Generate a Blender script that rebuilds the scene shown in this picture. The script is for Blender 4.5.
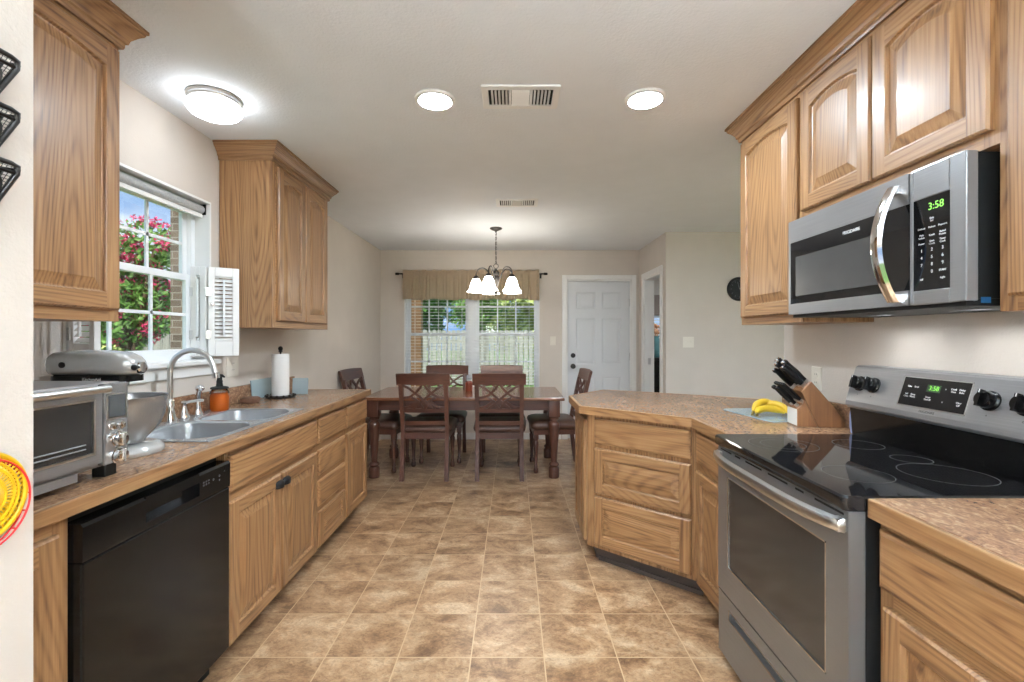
import bpy, bmesh, math, random
from mathutils import Vector, Matrix, noise as mnoise
random.seed(11)
PI = math.pi
S = bpy.context.scene
C = S.collection
for o in list(bpy.data.objects):
    bpy.data.objects.remove(o)

# ------------------------------------------------------------------ camera, world, sun, exposure
FPX = 465.0
cam_d = bpy.data.cameras.new('camera')
cam = bpy.data.objects.new('camera', cam_d)
C.objects.link(cam)
cam.location = (0, 0, 1.32)
cam.rotation_euler = (PI/2, 0, 0)
cam_d.sensor_width = 36.0
cam_d.lens = FPX/1024*36.0
cam_d.shift_x = -1.0/1024
cam_d.shift_y = -4.0/1024
cam_d.clip_start = 0.02
cam_d.clip_end = 200
S.camera = cam

S.view_settings.view_transform = 'Standard'
S.view_settings.look = 'None'
S.view_settings.gamma = 1.0
S.view_settings.use_curve_mapping = False
S.view_settings.exposure = 1.12

W = bpy.data.worlds.new('sky')
S.world = W
W.use_nodes = True
wn = W.node_tree
wn.nodes.clear()
w_out = wn.nodes.new('ShaderNodeOutputWorld')
w_bg = wn.nodes.new('ShaderNodeBackground')
w_tc = wn.nodes.new('ShaderNodeTexCoord')
w_map = wn.nodes.new('ShaderNodeMapping')
w_map.inputs['Scale'].default_value = (1, 1, 2.2)
w_ns = wn.nodes.new('ShaderNodeTexNoise')
w_ns.inputs['Scale'].default_value = 3.2
w_ns.inputs['Detail'].default_value = 7
w_rp = wn.nodes.new('ShaderNodeValToRGB')
w_rp.color_ramp.elements[0].position = 0.46
w_rp.color_ramp.elements[1].position = 0.66
w_rp.color_ramp.elements[0].color = (0.20, 0.36, 0.66, 1)
w_rp.color_ramp.elements[1].color = (0.92, 0.94, 0.97, 1)
wn.links.new(w_tc.outputs['Generated'], w_map.inputs['Vector'])
wn.links.new(w_map.outputs['Vector'], w_ns.inputs['Vector'])
wn.links.new(w_ns.outputs['Fac'], w_rp.inputs['Fac'])
wn.links.new(w_rp.outputs['Color'], w_bg.inputs['Color'])
wn.links.new(w_bg.outputs['Background'], w_out.inputs['Surface'])
w_bg.inputs['Strength'].default_value = 0.68

sun_d = bpy.data.lights.new('sun', 'SUN')
sun_d.energy = 3.0
sun_d.angle = math.radians(1.5)
sun_d.color = (1.0, 0.95, 0.86)
sun = bpy.data.objects.new('sun', sun_d)
C.objects.link(sun)
sun.rotation_euler = (math.radians(38), math.radians(12), 0)      # from behind the camera, high

CAN_L = 230.0        # radiance of the recessed lamps
DOME_L = 7.0        # radiance of the flush ceiling lamp
SHADE_L = 8.0       # radiance of the chandelier glass
FILL_DRUM_L = 42.0        # radiance of the drum lamp added as unseen fill light
FILL_UP_L = 3300.0      # radiance of the unseen uplights added to brighten the ceiling

# ------------------------------------------------------------------ materials
def nodes_of(name):
    m = bpy.data.materials.new(name)
    m.use_nodes = True
    nt = m.node_tree
    b = nt.nodes['Principled BSDF']
    return m, nt, b

def N(nt, t, **kw):
    n = nt.nodes.new(t)
    for k, v in kw.items():
        if k in n.inputs:
            n.inputs[k].default_value = v
        else:
            setattr(n, k, v)
    return n

def srgb(r, g, b):
    f = lambda c: (c/255/12.92) if c/255 <= 0.04045 else ((c/255+0.055)/1.055)**2.4
    return (f(r), f(g), f(b), 1)

def ramp(nt, stops):
    r = nt.nodes.new('ShaderNodeValToRGB')
    e = r.color_ramp.elements
    while len(e) < len(stops):
        e.new(0.5)
    for i, (p, c) in enumerate(stops):
        e[i].position = p
        e[i].color = c
    return r

def flat(name, col, rough=0.5, metal=0.0, spec=0.5, coat=0.0, bump=None, var=0.0, emit=None, estr=0.0):
    """principled colour with a fine procedural mottling and optional bump"""
    m, nt, b = nodes_of(name)
    b.inputs['Roughness'].default_value = rough
    b.inputs['Metallic'].default_value = metal
    b.inputs['Specular IOR Level'].default_value = spec
    b.inputs['Coat Weight'].default_value = coat
    tc = N(nt, 'ShaderNodeTexCoord')
    ns = N(nt, 'ShaderNodeTexNoise', Scale=6.0, Detail=3.0)
    nt.links.new(tc.outputs['Object'], ns.inputs['Vector'])
    k = 1-var
    k2 = 1+var
    rp = ramp(nt, [(0.3, (col[0]*k, col[1]*k, col[2]*k, 1)), (0.7, (min(1, col[0]*k2), min(1, col[1]*k2), min(1, col[2]*k2), 1))])
    nt.links.new(ns.outputs['Fac'], rp.inputs['Fac'])
    nt.links.new(rp.outputs['Color'], b.inputs['Base Color'])
    if emit:
        b.inputs['Emission Color'].default_value = emit
        b.inputs['Emission Strength'].default_value = estr
    if bump:
        sc, st, dist = bump
        n2 = N(nt, 'ShaderNodeTexNoise', Scale=sc, Detail=2.0)
        nt.links.new(tc.outputs['Object'], n2.inputs['Vector'])
        bp = N(nt, 'ShaderNodeBump', Strength=st, Distance=dist)
        nt.links.new(n2.outputs['Fac'], bp.inputs['Height'])
        nt.links.new(bp.outputs['Normal'], b.inputs['Normal'])
    return m

def wood(name, axis, light, mid, dark, rough=0.42, fine=1.0, ringk=85.0, coat=0.10, stretch=0.10):
    """straight and cathedral grain running along axis"""
    m, nt, b = nodes_of(name)
    tc = N(nt, 'ShaderNodeTexCoord')
    oi = N(nt, 'ShaderNodeObjectInfo')
    off = N(nt, 'ShaderNodeVectorMath', operation='MULTIPLY')
    off.inputs[1].default_value = (37.0, 53.0, 71.0)
    nt.links.new(oi.outputs['Random'], off.inputs[0])
    add = N(nt, 'ShaderNodeVectorMath', operation='ADD')
    nt.links.new(tc.outputs['Object'], add.inputs[0])
    nt.links.new(off.outputs[0], add.inputs[1])
    i = 'xyz'.index(axis)
    def mapped(across, along):
        mp = N(nt, 'ShaderNodeMapping')
        s = [across]*3
        s[i] = along
        mp.inputs['Scale'].default_value = s
        nt.links.new(add.outputs[0], mp.inputs['Vector'])
        return mp
    m1 = mapped(3.6, 3.6*stretch)
    n1 = N(nt, 'ShaderNodeTexNoise', Scale=1.0, Detail=1.2, Roughness=0.4)
    nt.links.new(m1.outputs[0], n1.inputs['Vector'])
    mul = N(nt, 'ShaderNodeMath', operation='MULTIPLY')
    mul.inputs[1].default_value = ringk*2*PI/2
    nt.links.new(n1.outputs['Fac'], mul.inputs[0])
    sn = N(nt, 'ShaderNodeMath', operation='SINE')
    nt.links.new(mul.outputs[0], sn.inputs[0])
    m2 = mapped(125.0*fine, 3.5)
    n2 = N(nt, 'ShaderNodeTexNoise', Scale=1.0, Detail=2.0, Roughness=0.6)
    nt.links.new(m2.outputs[0], n2.inputs['Vector'])
    m3 = mapped(55.0, 1.6)
    n3 = N(nt, 'ShaderNodeTexNoise', Scale=1.0, Detail=3.0, Roughness=0.55)
    nt.links.new(m3.outputs[0], n3.inputs['Vector'])
    a1 = N(nt, 'ShaderNodeMath', operation='MULTIPLY_ADD')
    h_ = N(nt, 'ShaderNodeMath', operation='MULTIPLY_ADD'); h_.inputs[1].default_value = 0.5; h_.inputs[2].default_value = 0.5
    nt.links.new(sn.outputs[0], h_.inputs[0])
    pw = N(nt, 'ShaderNodeMath', operation='POWER'); pw.inputs[1].default_value = 2.0
    nt.links.new(h_.outputs[0], pw.inputs[0])
    a1.inputs[1].default_value = -0.15
    a1.inputs[2].default_value = 0.19
    nt.links.new(pw.outputs[0], a1.inputs[0])
    a2 = N(nt, 'ShaderNodeMath', operation='MULTIPLY_ADD')
    a2.inputs[1].default_value = 0.50
    nt.links.new(n2.outputs['Fac'], a2.inputs[0])
    nt.links.new(a1.outputs[0], a2.inputs[2])
    a3 = N(nt, 'ShaderNodeMath', operation='MULTIPLY_ADD')
    a3.inputs[1].default_value = 0.32
    nt.links.new(n3.outputs['Fac'], a3.inputs[0])
    nt.links.new(a2.outputs[0], a3.inputs[2])
    rp = ramp(nt, [(0.30, dark), (0.50, mid), (0.74, light)])
    nt.links.new(a3.outputs[0], rp.inputs['Fac'])
    hv = N(nt, 'ShaderNodeHueSaturation')
    vm = N(nt, 'ShaderNodeMath', operation='MULTIPLY_ADD')
    vm.inputs[1].default_value = 0.22
    vm.inputs[2].default_value = 0.89
    nt.links.new(oi.outputs['Random'], vm.inputs[0])
    nt.links.new(vm.outputs[0], hv.inputs['Value'])
    nt.links.new(rp.outputs['Color'], hv.inputs['Color'])
    nt.links.new(hv.outputs['Color'], b.inputs['Base Color'])
    b.inputs['Roughness'].default_value = rough
    b.inputs['Coat Weight'].default_value = coat
    b.inputs['Coat Roughness'].default_value = 0.18
    bp = N(nt, 'ShaderNodeBump', Strength=0.05, Distance=0.001)
    nt.links.new(n2.outputs['Fac'], bp.inputs['Height'])
    nt.links.new(bp.outputs['Normal'], b.inputs['Normal'])
    return m

OAK = {}
for ax in 'xyz':
    OAK[ax] = wood('oak_'+ax, ax, srgb(166, 128, 88), srgb(139, 101, 65), srgb(88, 58, 36))
DK = {}
for ax in 'xyz':
    DK[ax] = wood('walnut_stain_'+ax, ax, srgb(98, 60, 44), srgb(78, 44, 32), srgb(48, 26, 20), rough=0.4, ringk=5)
TABLETOP = wood('table_wood', 'x', srgb(140, 96, 68), srgb(116, 74, 52), srgb(80, 48, 34), rough=0.22, ringk=5, coat=0.5)
BLOCKW = wood('block_wood', 'z', srgb(148, 104, 66), srgb(124, 82, 50), srgb(86, 54, 32), rough=0.45, ringk=12)
TRIMY, TRIMX = OAK['y'], OAK['x']

def laminate():
    m, nt, b = nodes_of('mottled_laminate')
    tc = N(nt, 'ShaderNodeTexCoord')
    mp = N(nt, 'ShaderNodeMapping')
    mp.inputs['Scale'].default_value = (1.0, 0.6, 1.0)
    mp.inputs['Rotation'].default_value = (0, 0, 0.5)
    nt.links.new(tc.outputs['Object'], mp.inputs['Vector'])
    n1 = N(nt, 'ShaderNodeTexNoise', Scale=70.0, Detail=5.0, Roughness=0.65, Distortion=1.2)
    n2 = N(nt, 'ShaderNodeTexNoise', Scale=9.0, Detail=3.0)
    nt.links.new(mp.outputs[0], n1.inputs['Vector'])
    nt.links.new(mp.outputs[0], n2.inputs['Vector'])
    r1 = ramp(nt, [(0.34, srgb(66, 44, 38)), (0.46, srgb(128, 90, 68)), (0.56, srgb(158, 122, 92)), (0.70, srgb(196, 168, 136))])
    r2 = ramp(nt, [(0.35, srgb(142, 110, 84)), (0.65, srgb(170, 138, 108))])
    nt.links.new(n1.outputs['Fac'], r1.inputs['Fac'])
    nt.links.new(n2.outputs['Fac'], r2.inputs['Fac'])
    mx = N(nt, 'ShaderNodeMixRGB')
    mx.inputs['Fac'].default_value = 0.35
    nt.links.new(r1.outputs['Color'], mx.inputs['Color1'])
    nt.links.new(r2.outputs['Color'], mx.inputs['Color2'])
    nt.links.new(mx.outputs['Color'], b.inputs['Base Color'])
    b.inputs['Roughness'].default_value = 0.24
    return m
LAM = laminate()

def floor_mat():
    m, nt, b = nodes_of('stone_look_vinyl_tile')
    tc = N(nt, 'ShaderNodeTexCoord')
    sp = N(nt, 'ShaderNodeSeparateXYZ')
    nt.links.new(tc.outputs['Object'], sp.inputs[0])
    P = 0.301
    def cell(out, o0):
        a = N(nt, 'ShaderNodeMath', operation='ADD'); a.inputs[1].default_value = -o0
        nt.links.new(sp.outputs[out], a.inputs[0])
        d = N(nt, 'ShaderNodeMath', operation='DIVIDE'); d.inputs[1].default_value = P
        nt.links.new(a.outputs[0], d.inputs[0])
        fl = N(nt, 'ShaderNodeMath', operation='FLOOR'); nt.links.new(d.outputs[0], fl.inputs[0])
        fr = N(nt, 'ShaderNodeMath', operation='FRACT'); nt.links.new(d.outputs[0], fr.inputs[0])
        c = N(nt, 'ShaderNodeMath', operation='SUBTRACT'); c.inputs[1].default_value = 0.5
        nt.links.new(fr.outputs[0], c.inputs[0])
        ab = N(nt, 'ShaderNodeMath', operation='ABSOLUTE'); nt.links.new(c.outputs[0], ab.inputs[0])
        gt = N(nt, 'ShaderNodeMath', operation='GREATER_THAN'); gt.inputs[1].default_value = 0.4915
        nt.links.new(ab.outputs[0], gt.inputs[0])
        return fl, gt
    fx, gx = cell('X', -0.173)
    fy, gy = cell('Y', 1.916)
    cb = N(nt, 'ShaderNodeCombineXYZ')
    nt.links.new(fx.outputs[0], cb.inputs[0]); nt.links.new(fy.outputs[0], cb.inputs[1])
    wn_ = N(nt, 'ShaderNodeTexWhiteNoise')
    nt.links.new(cb.outputs[0], wn_.inputs['Vector'])
    sc = N(nt, 'ShaderNodeVectorMath', operation='SCALE'); sc.inputs['Scale'].default_value = 9.0
    nt.links.new(wn_.outputs['Color'], sc.inputs[0])
    ad = N(nt, 'ShaderNodeVectorMath', operation='ADD')
    nt.links.new(tc.outputs['Object'], ad.inputs[0]); nt.links.new(sc.outputs[0], ad.inputs[1])
    mp = N(nt, 'ShaderNodeMapping'); mp.inputs['Rotation'].default_value = (0, 0, 0.7); mp.inputs['Scale'].default_value = (1, 1.35, 1)
    nt.links.new(ad.outputs[0], mp.inputs['Vector'])
    n1 = N(nt, 'ShaderNodeTexNoise', Scale=4.6, Detail=13.0, Roughness=0.72, Distortion=0.4)
    nt.links.new(mp.outputs[0], n1.inputs['Vector'])
    r1 = ramp(nt, [(0.36, srgb(108, 78, 54)), (0.44, srgb(142, 108, 78)), (0.52, srgb(166, 133, 100)), (0.62, srgb(188, 162, 132))])
    nt.links.new(n1.outputs['Fac'], r1.inputs['Fac'])
    n5 = N(nt, 'ShaderNodeTexNoise', Scale=38.0, Detail=5.0, Roughness=0.7, Distortion=1.5)
    nt.links.new(mp.outputs[0], n5.inputs['Vector'])
    r5 = ramp(nt, [(0.36, (0.30, 0.27, 0.24, 1)), (0.50, (0.5, 0.5, 0.5, 1)), (0.66, (0.66, 0.65, 0.63, 1))])
    nt.links.new(n5.outputs['Fac'], r5.inputs['Fac'])
    ov = N(nt, 'ShaderNodeMixRGB', blend_type='OVERLAY'); ov.inputs['Fac'].default_value = 0.7
    nt.links.new(r1.outputs['Color'], ov.inputs['Color1']); nt.links.new(r5.outputs['Color'], ov.inputs['Color2'])
    r1 = ov
    hv = N(nt, 'ShaderNodeHueSaturation')
    vm = N(nt, 'ShaderNodeMath', operation='MULTIPLY_ADD'); vm.inputs[1].default_value = 0.16; vm.inputs[2].default_value = 0.92
    nt.links.new(wn_.outputs['Value'], vm.inputs[0]); nt.links.new(vm.outputs[0], hv.inputs['Value'])
    nt.links.new(r1.outputs['Color'], hv.inputs['Color'])
    mxm = N(nt, 'ShaderNodeMath', operation='MAXIMUM')
    nt.links.new(gx.outputs[0], mxm.inputs[0]); nt.links.new(gy.outputs[0], mxm.inputs[1])
    mx = N(nt, 'ShaderNodeMixRGB'); mx.inputs['Color2'].default_value = srgb(190, 162, 128)
    nt.links.new(mxm.outputs[0], mx.inputs['Fac']); nt.links.new(hv.outputs['Color'], mx.inputs['Color1'])
    nt.links.new(mx.outputs['Color'], b.inputs['Base Color'])
    b.inputs['Roughness'].default_value = 0.30
    bp = N(nt, 'ShaderNodeBump', Strength=0.10, Distance=0.001)
    nt.links.new(n1.outputs['Fac'], bp.inputs['Height']); nt.links.new(bp.outputs['Normal'], b.inputs['Normal'])
    return m

def steel(name, col=(0.50, 0.50, 0.50), rough=0.28, axis='x'):
    m, nt, b = nodes_of(name)
    tc = N(nt, 'ShaderNodeTexCoord')
    mp = N(nt, 'ShaderNodeMapping')
    s = [900.0]*3; s['xyz'.index(axis)] = 4.0
    mp.inputs['Scale'].default_value = s
    nt.links.new(tc.outputs['Object'], mp.inputs['Vector'])
    ns = N(nt, 'ShaderNodeTexNoise', Scale=1.0, Detail=2.0)
    nt.links.new(mp.outputs[0], ns.inputs['Vector'])
    rp = ramp(nt, [(0.2, (col[0]*0.88, col[1]*0.88, col[2]*0.88, 1)), (0.8, (col[0]*1.1, col[1]*1.1, col[2]*1.1, 1))])
    nt.links.new(ns.outputs['Fac'], rp.inputs['Fac'])
    nt.links.new(rp.outputs['Color'], b.inputs['Base Color'])
    b.inputs['Metallic'].default_value = 0.62
    b.inputs['Roughness'].default_value = rough
    bp = N(nt, 'ShaderNodeBump', Strength=0.05, Distance=0.0005)
    nt.links.new(ns.outputs['Fac'], bp.inputs['Height']); nt.links.new(bp.outputs['Normal'], b.inputs['Normal'])
    return m

def pane_mat(name, tint=(0.97, 0.99, 0.98, 1), refl=0.6, rough=0.02):
    m = bpy.data.materials.new(name); m.use_nodes = True
    nt = m.node_tree; nt.nodes.clear()
    out = N(nt, 'ShaderNodeOutputMaterial')
    tr = N(nt, 'ShaderNodeBsdfTransparent'); tr.inputs['Color'].default_value = tint
    gl = N(nt, 'ShaderNodeBsdfGlossy', Roughness=rough)
    fr = N(nt, 'ShaderNodeFresnel', IOR=1.45)
    ml = N(nt, 'ShaderNodeMath', operation='MULTIPLY'); ml.inputs[1].default_value = refl
    nt.links.new(fr.outputs[0], ml.inputs[0])
    mx = N(nt, 'ShaderNodeMixShader')
    nt.links.new(ml.outputs[0], mx.inputs[0]); nt.links.new(tr.outputs[0], mx.inputs[1]); nt.links.new(gl.outputs[0], mx.inputs[2])
    nt.links.new(mx.outputs[0], out.inputs['Surface'])
    return m

def cloth(name, col, transl=0.35, weave=260.0):
    m = bpy.data.materials.new(name); m.use_nodes = True
    nt = m.node_tree; nt.nodes.clear()
    out = N(nt, 'ShaderNodeOutputMaterial')
    tc = N(nt, 'ShaderNodeTexCoord')
    ns = N(nt, 'ShaderNodeTexNoise', Scale=weave, Detail=2.0)
    nt.links.new(tc.outputs['Object'], ns.inputs['Vector'])
    rp = ramp(nt, [(0.3, tuple(c*0.75 for c in col[:3])+(1,)), (0.7, tuple(min(1, c*1.2) for c in col[:3])+(1,))])
    nt.links.new(ns.outputs['Fac'], rp.inputs['Fac'])
    d = N(nt, 'ShaderNodeBsdfDiffuse'); t = N(nt, 'ShaderNodeBsdfTranslucent')
    nt.links.new(rp.outputs['Color'], d.inputs['Color']); nt.links.new(rp.outputs['Color'], t.inputs['Color'])
    mx = N(nt, 'ShaderNodeMixShader'); mx.inputs[0].default_value = transl
    nt.links.new(d.outputs[0], mx.inputs[1]); nt.links.new(t.outputs[0], mx.inputs[2])
    nt.links.new(mx.outputs[0], out.inputs['Surface'])
    return m

def brick_mat():
    m, nt, b = nodes_of('tan_brick')
    tc = N(nt, 'ShaderNodeTexCoord')
    mp = N(nt, 'ShaderNodeMapping'); mp.inputs['Rotation'].default_value = (PI/2, 0, 0)
    nt.links.new(tc.outputs['Object'], mp.inputs['Vector'])
    br = N(nt, 'ShaderNodeTexBrick', Scale=1.0)
    br.inputs['Color1'].default_value = srgb(120, 100, 84); br.inputs['Color2'].default_value = srgb(92, 76, 64)
    br.inputs['Mortar'].default_value = srgb(150, 142, 132)
    br.inputs['Brick Width'].default_value = 0.2; br.inputs['Row Height'].default_value = 0.075; br.inputs['Mortar Size'].default_value = 0.006
    nt.links.new(mp.outputs[0], br.inputs['Vector']); nt.links.new(br.outputs['Color'], b.inputs['Base Color'])
    b.inputs['Roughness'].default_value = 0.9
    return m

WALLC = srgb(206, 197, 187)
M = {
 'wall': flat('beige_wall_paint', WALLC, 0.85, bump=(130, 0.25, 0.004), var=0.02),
 'ceil': flat('white_ceiling_paint', srgb(228, 232, 236), 0.9, bump=(90, 0.35, 0.006), var=0.015),
 'floor': floor_mat(),
 'white': flat('white_trim_paint', srgb(232, 231, 228), 0.35, var=0.01),
 'doorwhite': flat('white_door_paint', srgb(216, 218, 220), 0.4, var=0.01),
 'vinyl': flat('white_vinyl', srgb(235, 237, 238), 0.3, var=0.01),
 'plastic': flat('ivory_plastic', srgb(226, 220, 208), 0.4, var=0.01),
 'steel': steel('brushed_steel', (0.31, 0.31, 0.315), 0.30, 'x'),
 'steeldark': steel('brushed_dark_steel', (0.235, 0.235, 0.235), 0.30, 'x'),
 'steelz': steel('brushed_steel_vertical', (0.34, 0.34, 0.34), 0.26, 'z'),
 'chrome': flat('polished_chrome', (0.75, 0.75, 0.76), 0.08, metal=1.0),
 'nickel': flat('satin_nickel', (0.62, 0.62, 0.61), 0.30, metal=1.0),
 'sink': steel('sink_steel', (0.42, 0.44, 0.46), 0.26, 'y'),
 'black': flat('gloss_black', (0.004, 0.004, 0.0042), 0.14, spec=0.32, var=0.05),
 'blackglass': flat('black_glass', (0.008, 0.008, 0.009), 0.04, spec=0.6),
 'doorglass': flat('oven_window_glass', (0.030, 0.029, 0.028), 0.12, spec=0.6, var=0.1),
 'microglass': flat('microwave_window_mesh', (0.055, 0.055, 0.055), 0.22, spec=0.6, var=0.1),
 'matblack': flat('matt_black', (0.009, 0.009, 0.009), 0.5, spec=0.25, var=0.1),
 'iron': flat('dark_iron', (0.020, 0.017, 0.015), 0.4, metal=0.6),
 'bronze': flat('oil_rubbed_bronze', (0.045, 0.040, 0.036), 0.38, metal=0.7, var=0.2),
 'toe': flat('dark_vinyl_base', srgb(70, 58, 52), 0.6, var=0.1),
 'gap': flat('dark_gap', (0.01, 0.008, 0.006), 0.9),
 'leather': flat('dark_leather', srgb(84, 57, 45), 0.42, bump=(90, 0.15, 0.002), var=0.15),
 'silver': flat('silver_enamel', (0.46, 0.46, 0.45), 0.25, metal=0.25, coat=0.6, var=0.02),
 'screen': flat('grey_lcd', srgb(74, 78, 80), 0.2, var=0.05),
 'mark': flat('white_print', srgb(225, 225, 225), 0.5),
 'greymark': flat('grey_print', srgb(120, 120, 122), 0.5),
 'darkmark': flat('dark_print', srgb(70, 70, 72), 0.5),
 'ring': flat('burner_ring_print', srgb(92, 92, 90), 0.3),
 'greenled': flat('green_led', (0.1, 0.4, 0.05, 1), 0.4, emit=(0.35, 0.9, 0.12, 1), estr=0.5),
 'greenscreen': flat('green_lcd', srgb(40, 62, 46), 0.3),
 'paper': flat('white_paper', srgb(232, 230, 226), 0.9, bump=(300, 0.2, 0.001), var=0.01),
 'amber': None, 'yellow': flat('yellow_plastic', srgb(214, 168, 10), 0.4, var=0.05),
 'red': flat('red_wire', srgb(206, 40, 44), 0.35, var=0.05),
 'banana': flat('banana_skin', srgb(214, 176, 44), 0.5, var=0.1),
 'bananatip': flat('banana_tip', srgb(120, 100, 40), 0.7, var=0.2),
 'label': flat('white_label', srgb(228, 226, 220), 0.5),
 'candle': flat('red_brown_wax', srgb(132, 62, 44), 0.3, var=0.1),
 'brick': brick_mat(),
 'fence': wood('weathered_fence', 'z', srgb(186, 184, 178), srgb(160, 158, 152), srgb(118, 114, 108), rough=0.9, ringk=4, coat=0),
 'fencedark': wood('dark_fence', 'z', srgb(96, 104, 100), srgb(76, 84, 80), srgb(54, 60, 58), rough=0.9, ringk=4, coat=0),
 'post': flat('porch_post_wood', srgb(120, 92, 62), 0.8, var=0.12),
 'grass': flat('lawn', srgb(96, 138, 54), 0.9, bump=(60, 0.8, 0.03), var=0.35),
 'leaf': flat('green_leaf', srgb(104, 144, 66), 0.6, var=0.4),
 'leafdark': flat('deep_green_leaf', srgb(74, 114, 54), 0.6, var=0.4),
 'leaflight': flat('yellow_green_leaf', srgb(176, 190, 110), 0.6, var=0.4),
 'pink': flat('pink_blossom', srgb(236, 72, 120), 0.6, var=0.35),
 'bark': flat('bark', srgb(104, 84, 66), 0.9, bump=(40, 0.6, 0.02), var=0.2),
 'blueplastic': flat('blue_film', srgb(30, 90, 140), 0.4, var=0.05),
 'bluewhite': flat('blue_white_packet', srgb(150, 165, 205), 0.4, var=0.35),
 'brownmat': flat('brown_sponge', srgb(96, 66, 48), 0.8, bump=(120, 0.5, 0.004), var=0.2),
 'burlap': cloth('tan_burlap', srgb(228, 212, 190), 0.7),
 'shade': cloth('roller_fabric', srgb(196, 197, 196), 0.2),
 'teal': flat('picture_teal', srgb(86, 130, 130), 0.6, var=0.3),
 'orange': flat('picture_orange', srgb(206, 150, 110), 0.6, var=0.3),
 'taupe': flat('taupe_fabric', srgb(132, 118, 108), 0.9, var=0.05),
 'pane': pane_mat('window_pane', refl=0.10),
 'boardglass': None,
 'clearglass': pane_mat('clear_glass', (0.9, 0.95, 0.96, 1), 1.0, 0.03),
}
def amber_mat():
    m, nt, b = nodes_of('amber_soap')
    b.inputs['Base Color'].default_value = srgb(214, 110, 40)
    b.inputs['Roughness'].default_value = 0.08
    b.inputs['Transmission Weight'].default_value = 0.55
    b.inputs['IOR'].default_value = 1.35
    return m
M['amber'] = amber_mat()
M['boardglass'] = flat('frosted_glass', srgb(184, 206, 212), 0.08, spec=0.7, var=0.04)
M['boardglass'].node_tree.nodes['Principled BSDF'].inputs['Alpha'].default_value = 0.55
def lamp_mat(name, col, strength):
    m = bpy.data.materials.new(name); m.use_nodes = True
    nt = m.node_tree; nt.nodes.clear()
    out = N(nt, 'ShaderNodeOutputMaterial'); e = N(nt, 'ShaderNodeEmission', Strength=strength)
    e.inputs['Color'].default_value = col
    nt.links.new(e.outputs[0], out.inputs['Surface'])
    return m
M['can_on'] = lamp_mat('recessed_lamp_on', (0.78, 0.90, 1.0, 1), CAN_L)
M['dome_on'] = lamp_mat('dome_lamp_on', (0.90, 0.95, 1.0, 1), DOME_L)
M['fill_drum_on'] = lamp_mat('fill_drum_shade_on', (0.80, 0.91, 1.0, 1), FILL_DRUM_L)
M['fill_up_dim'] = lamp_mat('added_uplight_dim', (0.80, 0.91, 1.0, 1), FILL_UP_L*0.30)  # unused weaker setting for the added uplights
M['fill_up_on'] = lamp_mat('added_uplight_on', (0.76, 0.89, 1.0, 1), FILL_UP_L)
M['shade_on'] = lamp_mat('glass_shade_on', (1.0, 0.93, 0.82, 1), SHADE_L)

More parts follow.
